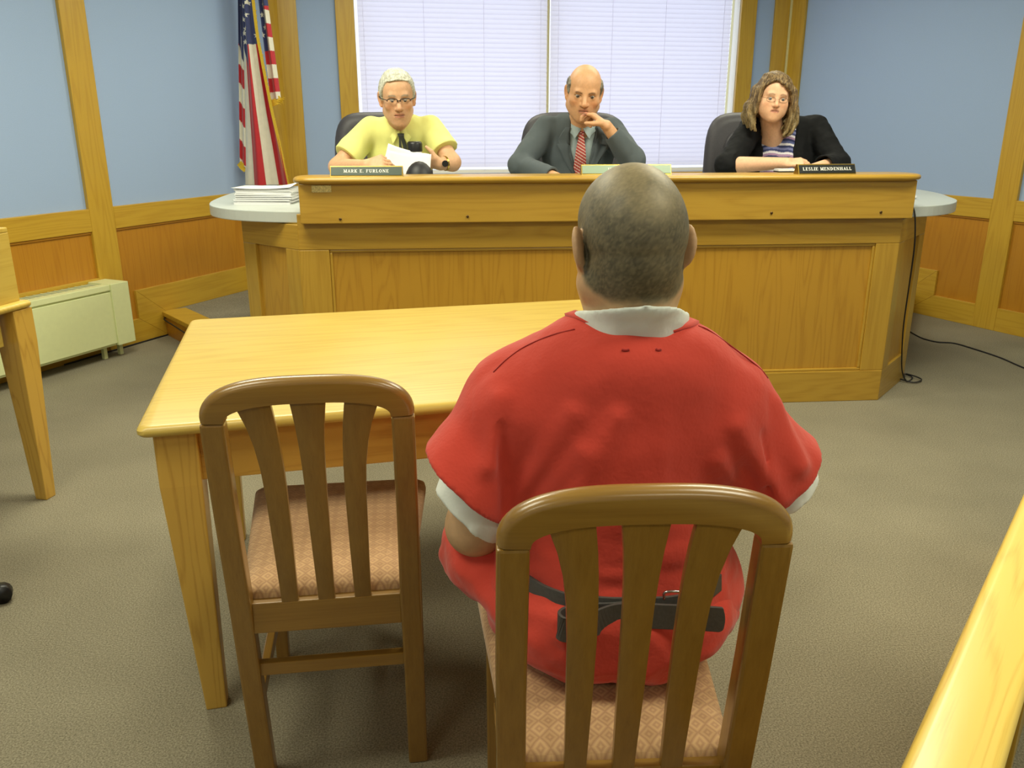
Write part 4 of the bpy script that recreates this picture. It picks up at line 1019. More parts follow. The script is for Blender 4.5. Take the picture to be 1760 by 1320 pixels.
# ---------------------------------------------------------------- man in the grey suit
def man_suit():
    x0 = float(at(992, 262, 4.7)[0]); org = V3(x0, 4.74, .707); me = person('balding man in a charcoal suit and red striped tie, resting his chin on his hand', org)
    hd = Head(at(1004, 160, 4.52), rot(-2, 15, 5), 1.09, fx=1.06, jaw=1.06, nose=1.14, long=1.0, browz=.0185, brows=.10)
    sl, sr = at(938, 224, 4.66), at(1052, 224, 4.66); el_, er = at(893, 284, 4.56), at(1088, 279, 4.44); wl_, wr_ = at(955, 305, 4.36), at(1042, 216, 4.40)
    nb = at(999, 213, 4.625); chest = at(992, 262, 4.69)
    F = Field((x0-.42, 4.18, .70), (x0+.44, 4.94, 1.72), .0034)
    F.el((x0, 4.74, .83), (.16, .12, .13), k=0); F.rc((x0, 4.74, .85), (x0, 4.71, 1.1), .13, .13, .05); F.el(chest, (.15, .09, .15), k=.05)
    F.rc(hd.w(0, .03, -.06), nb+V3(0, .02, -.05), .062, .068, .02)
    hd.build(F, mouth=-.003, lids=.0085)
    for s, e, w in ((sl, el_, wl_), (sr, er, wr_)): F.rc(s, e, .046, .040, .02); F.rc(e, w, .040, .028, .02)
    mouth_pt = hd.w(.012, -.105, -.062)
    hand(F, wr_, mouth_pt+V3(.016, .0, .005)-wr_, (.55, -.15, .75), -1, ((28, 45, 40), (75, 70, 40), (80, 75, 45), (80, 75, 45)), 1.05, thumb=(.75, .35, -.6), tcurl=10)
    hand(F, wl_, (1, -.1, .0), (0, -.2, 1), 1, 15, 1.0)
    sculpt('body', F, 'skin', me, org, lambda P: hd.skin(P, C3(214, 164, 122), C3(100, 72, 50), beard=.3, rosy=.6))
    hd.eyes(me, org, C3(92, 76, 62), (0, -6))
    # fringe of grey hair round the sides
    G = Field(hd.c-.16, hd.c+.17, .0032); hd.cranium(G, .006)
    idx = np.indices(G.v.shape).reshape(3, -1).T; q = hd.loc(G.lo+idx*G.res)
    top = np.interp(q[:, 1], [-.05, -.035, 0, .06, .12], [.045, .062, .066, .06, .05]); bot = np.interp(q[:, 1], [-.05, -.04, -.02, .03, .12], [.035, .0, -.012, -.02, -.055])
    g = np.minimum(np.minimum(q[:, 2]-bot, top-q[:, 2]), q[:, 1]+.05).reshape(G.v.shape).astype(np.float32); G.v = -smin(-G.v, g, .006); G.noise(.004, (60, 60, 40), .02, 9)
    sculpt('hair', G, 'hair', me, org, lambda P: lerp(np.repeat(C3(104, 98, 84)[None], len(P), 0), C3(140, 134, 118), sstep(-.6, .6, vnoise(hd.loc(P)*np.array([60, 60, 90])))))
    # shirt front
    S = Field((x0-.2, 4.5, .85), (x0+.2, 4.9, 1.60), .005)
    S.rc((x0, 4.735, .9), (x0, 4.72, 1.08), .145, .15, 0); S.el(chest, (.17, .112, .18), k=.05); S.rc(nb+V3(-.03, .02, -.02), nb+V3(.03, .02, -.02), .066, .066, .05)
    S.cutfn(lambda X, Y, Z: np.sqrt((X-nb[0])**2+(Y-nb[1]-.005)**2+0*Z)-.066+np.maximum(0, (nb[2]-.02)-Z)*3); S.noise(.003, 14)
    sculpt('shirt', S, 'bluegrey', me, org)
    collar('collar', 'bluegrey', me, org, nb+V3(0, -.004, .006), rot(0, 14), .068, 0, 0, .046, -.075)
    kz = nb[2]-.030; xk = nb[0]-.002; rows = [(kz-t, xk-.02*t-w, xk-.02*t+w) for t, w in ((0, .017), (.014, .0155), (.028, .0135), (.06, .019), (.1, .025), (.15, .030), (.2, .034), (.25, .037), (.29, .039))]
    rows = [(z, *(np.array([np.interp(z, [r[0] for r in rows][::-1], [r[i] for r in rows][::-1]) for i in (1, 2)]))) for z in np.linspace(rows[0][0], rows[-1][0], 90)]
    surf_patch('necktie', S, 'tiecloth', me, org, rows, .012, 18, .006, lambda x, z, i: C3(120, 52, 56) if z > kz-.026 and ((z*1.0-x*.6)*75) % 1 < .55 else (C3(226, 204, 190) if ((z*1.0+x*.62)*62) % 1 < .3 else C3(178, 66, 62)))
    # jacket
    J = Field((x0-.46, 4.26, .74), (x0+.48, 4.98, 1.62), .0045)
    J.el((x0, 4.74, .88), (.19, .145, .15), k=0); J.rc((x0, 4.735, .9), (x0, 4.715, 1.08), .162, .165, .06); J.el(chest, (.195, .13, .19), k=.05)
    J.rc(sl+V3(.0, 0, .004), sr+V3(.0, 0, .004), .060, .060, .04); J.rc(nb+V3(-.045, .03, -.02), nb+V3(.045, .03, -.02), .072, .072, .05)
    for s, e, w, k in ((sl, el_, wl_, .9), (sr, er, wr_, .80)):
        J.rc(s, e, .070, .062, .02); d = w-e; h = e+d*k; T = J.like()
        T.rc(e, h+d*.3, .060, .042, 0); T.plane(h, d); T.rc(h-d*.04, h+d*.4, .036, .036, .003, 's'); J.v = smin(J.v, T.v, .022)
    top = nb[2]-.0
    J.cutfn(lambda X, Y, Z: np.maximum(np.abs(X-(nb[0]+.004))-np.interp(Z, [top-.32, top-.26, top-.05, top+.05], [.0, .028, .068, .07]).astype(np.float32), Y-(nb[1]+.03)), .004)
    J.cutfn(lambda X, Y, Z: np.sqrt((X-nb[0])**2+(Y-nb[1]-.005)**2+0*Z)-.072+np.maximum(0, (nb[2]-.03)-Z)*3)
    J.noise(.007, (9, 9, 7), .03, 2); J.noise(.003, (24, 24, 12), .03, 4)
    sculpt('jacket', J, 'suit', me, org)
    for sx in (-1, 1):   # lapels
        rows = []
        for t, a, b in ((0, .062, .088), (.03, .066, .11), (.06, .066, .128), (.085, .064, .122), (.086, .064, .135), (.12, .058, .118), (.2, .036, .076), (.27, .014, .026)):
            xa, xb = nb[0]+.004+sx*a, nb[0]+.004+sx*b; rows.append((top-.015-t, min(xa, xb), max(xa, xb)))
        surf_patch('lapel', J, 'suit', me, org, rows, .005, 6, .004)
    trousers(me, org, x0, 4.74, .715, dz, 'suit')
man_suit()

# ---------------------------------------------------------------- woman in black
def woman():
    x0 = float(at(1342, 262, 4.78)[0]); org = V3(x0, 4.82, .707); me = person('woman with wavy shoulder-length hair in glasses, black cardigan and striped top', org)
    hd = Head(at(1329, 169, 4.62), rot(-4, 6, 5), .95, fx=1.08, jaw=1.06, nose=.95, long=.96, full=1.0)
    sl, sr = at(1290, 222, 4.76), at(1402, 220, 4.76); el_, er = at(1253, 284, 4.58), at(1440, 282, 4.58); wl_, wr_ = at(1352, 280, 4.42), at(1398, 290, 4.43)
    nb = at(1334, 222, 4.71); chest = at(1345, 262, 4.79)
    F = Field((x0-.42, 4.22, .70), (x0+.42, 5.02, 1.68), .0034)
    F.el((x0, 4.82, .83), (.17, .13, .13), k=0); F.rc((x0, 4.82, .85), (x0, 4.8, 1.1), .13, .13, .05); F.el(chest+V3(0, .02, 0), (.15, .085, .15), k=.04)
    F.rc(hd.w(0, .03, -.06), nb+V3(0, .03, -.06), .052, .062, .02); F.rc(nb+V3(-.04, .055, -.05), nb+V3(.04, .055, -.05), .048, .048, .03)
    hd.build(F, mouth=-.004, ears=True, lids=.0045)
    for s, e, w in ((sl, el_, wl_), (sr, er, wr_)): F.rc(s, e, .048, .044, .02); F.rc(e, w, .046, .027, .02)
    hand(F, wl_, (.95, -.1, .05), (.15, -.5, .85), -1, (25, 25, 28, 30), .92, thumb=(.7, .3, -.5))
    hand(F, wr_, (-.8, -.1, -.05), (-.1, -.3, .95), 1, (20, 22, 25, 28), .92, thumb=(.7, .3, -.3))
    sculpt('body', F, 'skin', me, org, lambda P: hd.skin(P, C3(230, 182, 146), C3(140, 110, 84), rosy=.5, lip=(186, 112, 100)))
    hd.eyes(me, org, C3(80, 90, 92), (0, 0))
    hd.glasses(me, org, 'frame_thin', r=.0009, w=.022, h=.0125, z0=-.001)
    # wavy hair: a cap and many locks
    G = Field(hd.c-V3(.20, .15, .24), hd.c+V3(.20, .22, .17), .0034); hd.cranium(G, .019)
    idx = np.indices(G.v.shape).reshape(3, -1).T; q = hd.loc(G.lo+idx*G.res)
    hl = np.interp(q[:, 1], [-.12, -.09, -.06, -.04, -.02, .12], [.102, .098, .078, .03, -.05, -.1])-.55*np.maximum(0, np.abs(q[:, 0]+.022)-.006); g = (q[:, 2]-hl).reshape(G.v.shape).astype(np.float32); G.v = -smin(-G.v, g, .008)
    rs = np.random.RandomState(3)
    for side in (-1, 1):
        for i in range(46):
            u = rs.rand(); y = -.072+.17*u; ln = (.25 if side < 0 else .265)*(.8+.35*rs.rand()); ph = rs.rand()*6; o = rs.rand()
            p0 = V3(-.02+side*(.018+.02*rs.rand()), y*.7-.005, .124-.02*rs.rand()-.3*max(0, y-.02)**1); pts = [p0]
            fx = (.080 if side < 0 else .094)+.018*o; yy = y*.85+(.02 if y < -.03 else 0)
            for j, t in enumerate(np.linspace(.18, 1, 8)):
                z = .11-.03*0-t*ln*1.05; x = side*(min(.094 if side < 0 else .11, fx*min(1, t*3.2)**.6)+.034*sstep(.3, 1, t)*(.4+o)-.030*sstep(.75, 1.1, t)+.006*math.sin(ph+t*15)); pts.append(V3(x, yy*(1-.1*t)+.008*math.cos(ph+t*13)-.012*t*(u < .3), z))
            pw = [hd.w(*p) for p in catmull(pts, 3)]; n = len(pw); G.chain(pw, [.010*(1-.45*(k/n)**2)*(.8+.4*o) for k in range(n)], .006)
    for i in range(30):
        x = rs.uniform(-.08, .08); pts = [V3(x*.6, .09, .09), V3(x, .118, .03), V3(x*1.15, .12, -.05), V3(x*1.25+.01*math.sin(i), .115, -.13)]; pw = [hd.w(*p) for p in catmull(pts, 3)]; G.chain(pw, [.014]*len(pw), .008)
    G.noise(.003, (80, 80, 14), .02, 1)
    def hairtint(P):
        q = hd.loc(P); n = vnoise(q*np.array([210, 210, 12])); c = lerp(np.repeat(C3(82, 64, 44)[None], len(P), 0), C3(144, 120, 82), sstep(-.5, .7, n)); return lerp(c, C3(150, 134, 92), .45*sstep(0, -.13, q[:, 2]))
    sculpt('hair', G, 'hair', me, org, hairtint)
    # striped top
    S = Field((x0-.2, 4.56, .98), (x0+.2, 4.95, 1.50), .003)
    S.rc((x0, 4.815, .9), (x0, 4.8, 1.06), .155, .158, 0); S.el(chest, (.175, .118, .17), k=.05); S.el(chest+V3(0, -.06, -.05), (.13, .07, .075), k=.05)
    S.cutfn(lambda X, Y, Z: np.maximum(np.sqrt(((X-nb[0])/1.0)**2+((Z-(nb[2]+.02))/1.2)**2)-.066, Y-(nb[1]+.06)), .004); S.cutfn(lambda X, Y, Z: np.sqrt((X-nb[0])**2+(Y-nb[1]-.01)**2+0*Z)-.07+np.maximum(0, (nb[2]-.03)-Z)*3)
    S.noise(.004, 12)
    pal = [C3(44, 52, 96), C3(226, 222, 226), C3(92, 100, 150), C3(44, 50, 92), C3(160, 128, 160), C3(222, 216, 222), C3(58, 66, 112), C3(120, 124, 168)]
    def stripe(P):
        z = P[:, 2]+.010*np.abs(P[:, 0]-nb[0])/.06-.004*np.sin(P[:, 0]*60); k = (np.floor(z/.0115).astype(int)) % 8; return np.array(pal)[k]
    sculpt('striped_top', S, 'stripes', me, org, stripe)
    J = Field((x0-.46, 4.34, .74), (x0+.46, 5.04, 1.58), .0045)
    J.el((x0, 4.82, .88), (.2, .16, .16), k=0); J.rc((x0, 4.815, .9), (x0, 4.8, 1.06), .170, .172, .06); J.el(chest, (.195, .132, .178), k=.05); J.el(chest+V3(0, -.06, -.05), (.145, .08, .085), k=.05)
    J.rc(sl+V3(.01, 0, -.004), sr+V3(-.01, 0, -.004), .062, .062, .045)
    for s, e, w, k in ((sl, el_, wl_, .12), (sr, er, wr_, .6)):
        J.rc(s, e, .070, .064, .025); d = w-e; h = e+d*k; T = J.like()
        T.rc(e-d*.05, h+d*.4, .064, .056, 0); T.plane(h, d); T.rc(h-d*.03, h+d*.5, .052, .044, .003, 's'); J.v = smin(J.v, T.v, .02)
        if k < .3:
            J.plane((0, 0, -5), (0, 0, -1))
    tp = nb[2]
    J.cutfn(lambda X, Y, Z: np.maximum(np.abs(X-(nb[0]+.012))-np.interp(Z, [tp-.34, tp-.1, tp+.05], [.082, .078, .105]).astype(np.float32), Y-(nb[1]+.06)), .004)
    J.cutfn(lambda X, Y, Z: np.sqrt((X-nb[0])**2+(Y-nb[1]-.01)**2+0*Z)-.088+np.maximum(0, (nb[2]-.03)-Z)*3)
    J.noise(.006, (9, 9, 7), .03, 6); J.noise(.003, 30, .03, 8)
    sculpt('cardigan', J, 'cardigan', me, org)
    trousers(me, org, x0, 4.82, .715, dz, 'trouser')
woman()

# ---------------------------------------------------------------- seated man in red, seen from behind
def man_red():
    cx = .168; org = V3(cx, 1.33, .526); me = person('seated man in a red short-sleeved uniform with shaved head, seen from behind', org)
    hd = Head(at(1081, 420, 1.285), rot(190, 6, 0), .98, fx=1.02, jaw=1.14, earx=1.14)
    nb = at(1088, 560, 1.265)
    sL, sR = V3(cx-.17, 1.31, .975), V3(cx+.17, 1.31, .975)
    eL, eR = at(818, 903, 1.33), V3(.43, 1.45, .80); wL, wR = V3(.03, 1.57, .765), V3(.32, 1.57, .765)
    F = Field((cx-.40, 1.12, .52), (cx+.40, 1.80, 1.40), .0036)
    F.el((cx, 1.36, .66), (.16, .13, .13), k=0); F.rc((cx, 1.35, .7), (cx, 1.32, .95), .13, .14, .05); F.rc(sL, sR, .06, .06, .05)
    F.rc(hd.w(0, .025, -.045), nb+V3(0, .046, -.03), .068, .070, .02); F.rc(hd.w(0, .05, -.03), nb+V3(0, .035, .02), .046, .048, .02)
    hd.build(F)
    for s, e, w in ((sL, eL, wL), (sR, eR, wR)): F.rc(s, e, .055, .050, .02); F.rc(e, w, .050, .032, .02)
    hand(F, wL, (.7, .55, -.2), (0, .2, 1), 1, 25, 1.05); hand(F, wR, (-.7, .55, -.2), (0, .2, 1), -1, 25, 1.05)
    def tint(P):
        c = hd.skin(P, C3(196, 158, 118), rosy=.3); q = hd.loc(P)
        hl = np.interp(q[:, 1], [-.1, -.075, -.05, -.03, .0, .03, .06, .12], [.08, .07, .06, .0, -.02, -.06, -.085, -.092])
        n = vnoise(q*45)+.6*vnoise(q*110)
        m = sstep(-.004, .016, q[:, 2]-hl+.004*n); ear = (np.abs(q[:, 0]) > .0795)&(np.abs(q[:, 2]+.004) < .04)&(np.abs(q[:, 1]-.01) < .04); m = m*(1-ear); c = lerp(c, C3(172, 158, 120), m*.85)
        dens = .90-.34*sstep(.035, .105, q[:, 2])*(1-.5*sstep(.05, .075, np.abs(q[:, 0])))+.13*n; dens = np.clip(dens, .25, .95)
        dens *= 1-.45*np.exp(-(((q[:, 0]+.012)/.035)**2+((q[:, 2]-.055)/.025)**2))*(q[:, 1] > 0)
        st = np.clip(.88+.25*vnoise(q*420), 0, 1)
        c = lerp(c, C3(74, 70, 56), m*dens*st); return c
    sculpt('body', F, 'skin', me, org, tint)
    # white undershirt: neck and sleeves
    T = Field((cx-.40, 1.12, .70), (cx+.40, 1.56, 1.22), .004)
    ax = hd.w(0, .035, -.045)-(nb+V3(0, .035, -.03)); ax /= np.linalg.norm(ax)
    T.rc(nb+V3(0, .07, -.09), nb+V3(0, .042, .0), .100, .089, 0); T.rc(nb+V3(0, .042, .0), nb+V3(0, .036, .0)+ax*.07, .089, .084, .02); T.rc(sL+V3(.05, .02, .0), sR+V3(-.05, .02, .0), .055, .055, .04)
    T.plane(nb+V3(0, -.04, .036), (0, .3, 1)*np.ones(3)); 
    T.cutfn(lambda X, Y, Z: np.sqrt((X-nb[0])**2+(Y-nb[1]-.036)**2+0*Z)-.072, .004) if False else None
    hL, hR = at(809, 884, 1.29), at(1342, 844, 1.34)
    for s, h in ((sL, hL), (sR, hR)):
        d = (h-s)/np.linalg.norm(h-s); Q = T.like()
        Q.rc(s, h+d*.08, .062, .074, 0); Q.plane(h, d if h[0] > .1 else V3(-.62, -.05, -.78)); Q.rc(h+d*.04, h+d*.12, .066, .07, .003, 's'); T.v = smin(T.v, Q.v, .02)
    T.noise(.003, 22)
    sculpt('undershirt', T, 'tee', me, org)
    # red top
    S = Field((cx-.42, 1.08, .52), (cx+.42, 1.62, 1.22), .0042)
    S.el((cx, 1.33, .92), (.210, .155, .20), k=0); S.el((cx+.008, 1.33, .70), (.205, .168, .20), k=.08)
    for sx in (-1, 1):
        S.rc((.186+sx*.06, 1.31, 1.035), (cx+sx*.165, 1.31, .985), .062, .072, .06)
    S.rc((cx-.15, 1.30, .965), (cx+.15, 1.30, .965), .085, .085, .06); S.el((.190, 1.272, 1.052), (.145, .088, .083), k=.05)
    for s, h, r in ((sL, at(798, 828, 1.265), .086), (sR, at(1338, 816, 1.33), .084)):
        s = s+V3(0, -.005, -.012); d = (h-s)/np.linalg.norm(h-s); Q = S.like()
        Q.rc(s, h+d*.08, .074, r+.010, 0); Q.plane(h, d if h[0] > .1 else V3(-.68, -.05, -.73)); Q.rc(h+d*.055, h+d*.16, r-.010, r-.002, .003, 's'); S.v = smin(S.v, Q.v, .03)
    # skirt of the top, loose over the hips
    S.el((cx+.01, 1.345, .63), (.238, .20, .11), k=.05); S.plane((0, 0, .575), (0, 0, -1))
    # folds running from the armpits and across the small of the back
    fold = [((870, 885), (985, 715), .011), ((905, 888), (1000, 780), .008), ((842, 800), (862, 690), .010), ((1335, 860), (1268, 735), .010), ((1300, 880), (1235, 790), .007), ((1375, 800), (1330, 700), .008), ((985, 860), (1060, 720), .006)]
    for a, b, r in fold:
        pa, pb = S.hit(*a), S.hit(*b)
        if pa is not None and pb is not None: S.rc(pa+V3(0, r*.15, 0), pb+V3(0, r*.5, 0), r*.8, r*.4, .03)
    for a, b, r in (((872, 880), (862, 735), .0045), ((1322, 860), (1310, 745), .0045)):
        pa, pb = S.hit(*a), S.hit(*b)
        if pa is not None and pb is not None: S.rc(pa, pb, r, r*.4, .014, 's')
    S.noise(.005, (7, 7, 5), .03, 2); S.noise(.0022, (22, 22, 9), .03, 4)
    S.noise(.006, (10, 10, 26), .03, 7, lambda p: sstep(.84, .74, p[:, 2]))
    base = S.v.copy()
    rn_ = .094; ctr = nb+V3(.004, .050, 0)
    S.cutfn(lambda X, Y, Z: np.sqrt((X-ctr[0])**2+((Y-ctr[1])*1.05)**2+0*Z)-rn_+np.maximum(0, 1.03-Z)*4, .004)
    sculpt('shirt', S, 'red', me, org, smooth=2)
    # neck band and seams, following the cloth
    B = S.like(); B.v = base; ring = []
    for a in np.linspace(0, 2*math.pi, 48, endpoint=False):
        zz = np.linspace(1.2, .98, 200); P = np.stack([np.full(200, ctr[0]+rn_*1.05*math.cos(a)), np.full(200, ctr[1]+rn_*1.05*math.sin(a)/1.05), zz], 1); i = int(np.argmax(B.at(P) < 0)); ring.append(P[i])
    ring = np.array(ring); zs = ring[:, 2]; ring[:, 2] = (np.roll(zs, 1)+zs+np.roll(zs, -1))/3
    rr = [r-org+V3(0, 0, .001) for r in ring]; rr.append(rr[0])
    out = [V3(r[0]+org[0]-ctr[0], r[1]+org[1]-ctr[1], 0) for r in rr]; out = [o/np.linalg.norm(o)+V3(0, 0, -.35) for o in out]
    ribbon(rr, [tuple(o) for o in out], .017, .005).build('neck_band', 'red', me, smooth=True)
    def seam(pts, nm='seam', mat='redseam', r=.0013):
        q = [S.hit(*p, off=.0006) for p in pts]; q = [v-org for v in q if v is not None]
        if len(q) > 2: MB().tube(catmull(q, 4), r, 6).build(nm, mat, me, smooth=True)
    seam([(988, 566), (955, 574), (925, 585), (895, 600), (868, 620), (848, 640)]); seam([(1200, 560), (1225, 572), (1250, 586), (1275, 604), (1300, 628), (1320, 650)])
    seam([(1069, 601), (1072, 602), (1077, 602), (1081, 601)], 'label_stitch', r=.0022); seam([(1127, 600), (1131, 602), (1136, 601)], 'label_stitch', r=.0022)
    # trousers
    R_ = Field((cx-.40, 1.12, .03), (cx+.42, 1.98, .74), .006)
    R_.el((cx+.005, 1.302, .62), (.222, .192, .125), k=0); R_.el((cx, 1.37, .70), (.17, .13, .08), k=.05)
    for sx, kx in ((-1, .045), (1, .36)):
        hip = V3(cx+sx*.10, 1.40, .625); kn = V3(kx, 1.76, .585); an = V3(kx+sx*.01, 1.80, .10); R_.rc(hip, kn, .112, .078, .05); R_.rc(kn, an, .078, .066, .03)
    R_.el((cx-.215, 1.42, .655), (.085, .14, .085), k=.04); R_.plane((0, 0, .528), (0, 0, -1)) if False else None
    R_.cutfn(lambda X, Y, Z: np.maximum(Z-.530, Y-1.60), .004)
    R_.noise(.009, (12, 8, 22), .03, 3); R_.noise(.003, 30, .03, 5)
    sculpt('trousers', R_, 'red', me, org)
    for kx, sx in ((.035, -1), (.37, 1)):
        G = Field((kx-.08, 1.62, -.01), (kx+.08, 2.04, .14), .006); a = V3(kx, 1.80, .045); G.rc(a, a+V3(sx*.02, .15, -.012), .044, .034, .03); G.rc(a, a+V3(0, 0, .05), .042, .042, .02); G.plane((0, 0, .002), (0, 0, -1)); sculpt('shoe', G, 'shoe', me, org)
    # restraint belt and its loose strap
    U = S.like(); U.v = S.v
    bp = [(880, 985), (900, 998), (930, 1018), (965, 1032), (1000, 1038), (1050, 1042), (1100, 1042), (1150, 1040), (1195, 1030), (1220, 1014), (1238, 1000)]
    q = [U.hit(*p, off=.003) for p in bp]; q = [v for v in q if v is not None]
    ribbon([v-org for v in catmull(q, 4)], (0, .12, 1), .030, .006).build('belt', 'strap', me, bevel=.001)
    yb_ = min(v[1] for v in q)
    k = lambda px, py, y: at(px, py, y)-org
    y1 = yb_-.006; y2 = yb_-.026
    sp = [k(1110, 1050, y1), k(1060, 1056, y1), k(1010, 1058, y1), k(978, 1062, y1-.004), k(964, 1068, y1-.014), k(961, 1075, y2-.006), k(972, 1082, y2-.012), k(1003, 1082, y2-.008), k(1035, 1066, y2+.006), k(1065, 1058, y2+.010), k(1100, 1058, y2+.010), k(1150, 1060, y2+.008), k(1195, 1062, y2+.006), k(1228, 1064, y2+.006), k(1240, 1065, y2+.006), k(1246, 1065, y2+.006)]
    sp = catmull(sp, 5); n = len(sp); ribbon(sp, (0, .05, 1), [.042 if i < n-8 else .042*math.sqrt(max(.02, 1-((i-(n-8))/7.0)**2)) for i in range(n)], .005).build('loose_strap', 'strap', me, bevel=.0008)
    b = k(1155, 1022, yb_-.004); MB().tube(catmull([b+V3(-.012, 0, -.008), b+V3(-.012, -.006, .008), b+V3(.012, -.006, .008), b+V3(.012, 0, -.008)], 5), .0022, 8).build('buckle', 'steel', me, smooth=True)
man_red()

# ================================================================== things on the bench
# sheets in the man's hands
def sheet(label, c, R, w, h, bend):
    nx, ny = 12, 8; vs = []
    for j in range(ny+1):
        for i in range(nx+1):
            u, v = i/nx-.5, j/ny-.5; q = R@V3(u*w, -bend*(1-4*u*u)*.5+.0, v*h); vs.append(q)
    fs = [(j*(nx+1)+i, j*(nx+1)+i+1, (j+1)*(nx+1)+i+1, (j+1)*(nx+1)+i) for j in range(ny) for i in range(nx)]
    o = mesh_obj('paper_sheet', vs, fs, 'paper', smooth=True, loc=tuple(c)); m = o.modifiers.new('thick', 'SOLIDIFY'); m.thickness = .0008
    tag(o, label, 'paper', 'papers being read'); return o
c = at(702, 281, 4.325)
sheet('front white sheet held by the man in yellow', c, rot(6, -24, 6), .22, .12, -.05)
sheet('rear white sheet held by the man in yellow, its corner sticking up', c+V3(-.012, .012, .016), rot(8, -20, 15), .21, .12, -.05)
# drinking cup behind the papers
p = at(713, 262, 4.415); cz = float(at(713, 243, 4.415)[2]); cup = thing('travel_cup', 'white cup with a black lid behind the papers', 'cup', (p[0]-.0, 4.415, WTZ))
hh = cz-WTZ
MB().lathe([(.026, 0), (.028, .005), (.037, hh-.045), (.036, hh-.04)], 28).build('cup_body', 'paper', cup, smooth=True, auto=40)
MB().lathe([(.037, hh-.05), (.0395, hh-.048), (.0395, hh-.012), (.036, hh-.004), (.030, hh), (.001, hh)], 28).build('lid', 'black', cup, smooth=True, auto=40)
a0 = [math.radians(a) for a in np.linspace(-115, -65, 7)]
ribbon([((.0365)*math.cos(a), (.0365)*math.sin(a), hh-.075) for a in a0], (0, 0, 1), .022, .001).build('printed_band', 'grille', cup)
# black dome on the desk
p = at(721, 300, 4.265); dm = thing('desk_dome', 'black dome-topped device standing on the worktop below the papers', 'device', (p[0], p[1], WTZ))
zt = float(at(721, 277, 4.265)[2])-WTZ
MB().lathe([(.078, 0), (.078, .012), (.074, .02), (.074, .12)], 28).build('base', 'black', dm, smooth=True, auto=40)
MB().lathe([(.074, .12)]+[(.074*math.cos(math.radians(a)), .12+(zt-.12)*math.sin(math.radians(a))) for a in (15, 30, 45, 60, 75, 89)], 28).build('dome', 'dome', dm, smooth=True)
# small notepad in front of the woman
p = at(1348, 297, 4.36); npd = thing('notepad', 'small pale notepad in front of the woman in black', 'notepad', (p[0], 4.345, LZ), .1)
MB().box(-.05, .05, -.03, .03, 0, .006).build('cover', 'blackplate', npd); MB().box(-.048, .048, -.028, .028, .006, .016).build('pages', 'paper', npd)

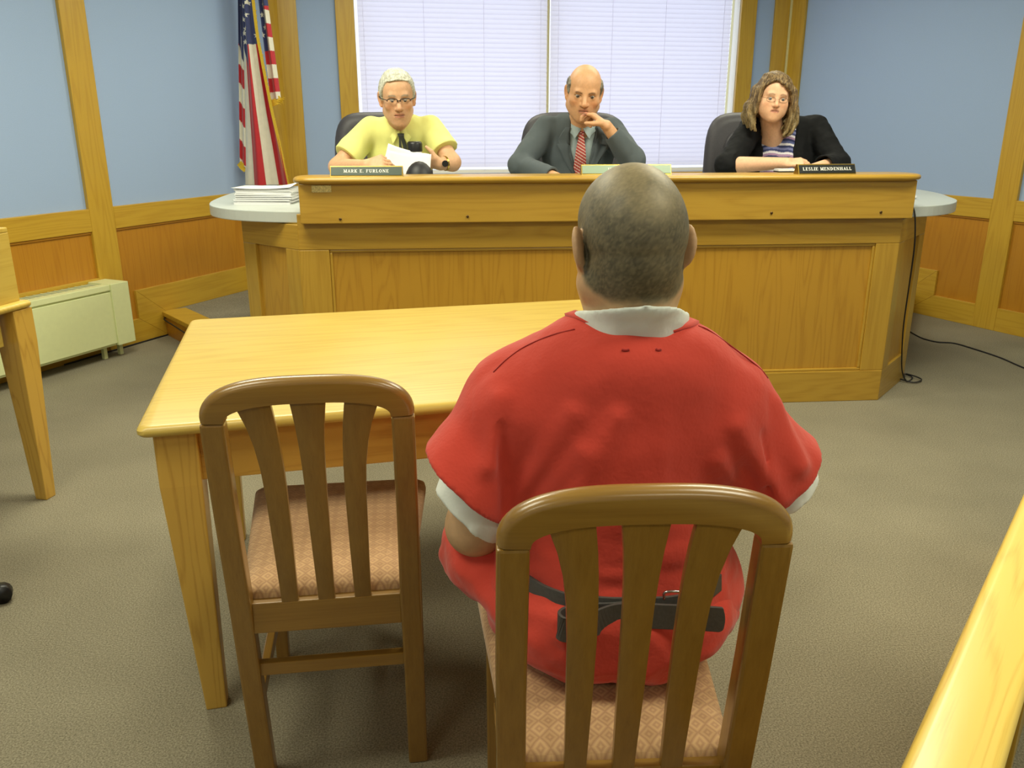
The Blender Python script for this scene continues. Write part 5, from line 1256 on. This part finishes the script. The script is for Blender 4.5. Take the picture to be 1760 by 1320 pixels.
# ================================================================== flag
def flag():
    Y = 6.35; base = at(455, 330, Y)
    t = thing('us_flag', 'american flag with gold fringe hanging in folds beside the corner post', 'flag', (base[0], Y, dz))
    org = V3(base[0], Y, dz)
    RED, WHT, BLU = C3(186, 34, 44), C3(226, 222, 204), C3(46, 56, 104)
    def star(u, v):   # five-pointed star of unit radius
        q = math.hypot(u, v); w = 2*math.pi/5; g = math.atan2(u, v) % w; g = min(g, w-g); x, y = q*math.sin(g), q*math.cos(g)
        bx, by = .42*math.sin(w/2), .42*math.cos(w/2); return (bx-0)*(y-1)-(by-1)*(x-0) < 0
    rgt = lambda py: float(np.interp(py, [-60, 0, 61, 127, 194, 248, 306, 318], [431, 437, 444.5, 456.7, 470, 482.4, 494.5, 497])); lft = lambda py: 409+11*(py+60)/378
    def panel(nm, corners, nu, nv, depth, colf, ridge, z_off=0.0):
        tl, tr, br, bl = [np.array(c, float) for c in corners]; vs, fs, col = [], [], []
        for j in range(nv+1):
            for i in range(nu+1):
                u, v = i/nu, j/nv; p = (tl*(1-u)+tr*u)*(1-v)+(bl*(1-u)+br*u)*v; q = at(p[0], p[1], Y+depth+z_off) if nm != 'main_drape' else at(lft(p[1])*(1-u)+rgt(p[1])*u, p[1], Y)
                q[1] += ridge(u, v); vs.append(q-org); col.append(colf(u, v))
        for j in range(nv):
            for i in range(nu): a = j*(nu+1)+i; fs.append((a, a+1, a+nu+2, a+nu+1))
        o = mesh_obj(nm, vs, fs, 'flagcloth', t, smooth=True); settint(o.data, col); m = o.modifiers.new('thick', 'SOLIDIFY'); m.thickness = .002; return o
    # star field over the main drape, stripes running down it
    stars = [(416, 10), (426, 5), (417, 33), (424, 26), (422, 49), (419, 57), (421, 72), (427, -14), (414, -18), (448, 47), (444, 25), (440, 60), (452, 8)]
    def star_at(px, py, s=5.6):
        for (a, b) in stars:
            if abs(px-a) < s and abs(py-b) < s and star((px-a)/s, -(py-b)/s): return True
        return False
    def main_col(u, v):
        py = -60+378*v; px = lft(py)*(1-u)+rgt(py)*u
        edge = float(np.interp(u, [0, .12, .3, .36, .45, 1], [62, 75, 112, 116, 77, 74]))
        if py < edge: return WHT if star_at(px, py) else BLU
        return RED if int(math.floor((1-u)*3.9+.02)) % 2 == 0 else WHT
    panel('main_drape', [(409, -60), (437, -60), (497, 318), (420, 318)], 150, 420, 0, main_col, lambda u, v: .03*math.sin(u*9+v*1.5)+.012*math.sin(u*21+v*3))
    def side_col(top, pitch, blue):
        def f(u, v, tp=top):
            py = -60+v*(235 if blue else 345); 
            px = 440+u*30
            if blue and (u < .35+.1*v or py < 12) and py < 88: return WHT if star_at(px, py) else BLU
            if not blue and py < 78+u*30: return BLU
            k = math.floor((py-u*6-(14 if blue else 80))/pitch); return WHT if k % 2 == 0 else RED
        return f
    panel('right_fold', [(437, -60), (451, -60), (482, 168), (466, 176)], 60, 260, .05, side_col(0, 24, True), lambda u, v: .02*math.sin(u*7))
    panel('left_fold', [(408, -60), (416, -60), (425, 290), (412, 278)], 24, 200, .04, side_col(0, 33, False), lambda u, v: .015*math.sin(u*6))
    def fr(pts, w, wd=(1, 0, .2)):
        q = [at(px, py, Y+d)-org for px, py, d in pts]; q = catmull(q, 10); rs = np.random.RandomState(5); mb = MB()
        ribbon(q, wd, w, .006).build('gold_fringe', 'fringe', t)
        for i in range(0, len(q), 1):
            d = V3(rs.uniform(.2, 1)*w*.9, rs.uniform(-.004, 0), rs.uniform(-.5, .2)*w); mb.tube([q[i], q[i]+d], .0022, 4)
        mb.build('fringe_threads', 'fringe', t)
    fr([(rgt(y_)-2, y_, -.03) for y_ in (-50, 0, 61, 95, 127, 160, 194, 248, 306, 318)], .02)
    fr([(466, 178, .045), (474, 175, .04), (483, 169, .045)], .045, (0, 0, 1)); fr([(411, 280, .035), (416, 286, .03), (423, 292, .035)], .045, (0, 0, 1))
    px_ = at(432, 100, Y+.10)-org
    MB().tube([(px_[0], .10, .0), (px_[0], .10, 2.35)], .014, 12).build('flag_pole', 'oak_z', t, smooth=True)
    MB().lathe([(.12, 0), (.12, .02), (.05, .05), (.025, .12), (.02, .14)], 24, (px_[0], .10, 0)).build('pole_base', 'brass', t, smooth=True)
flag()
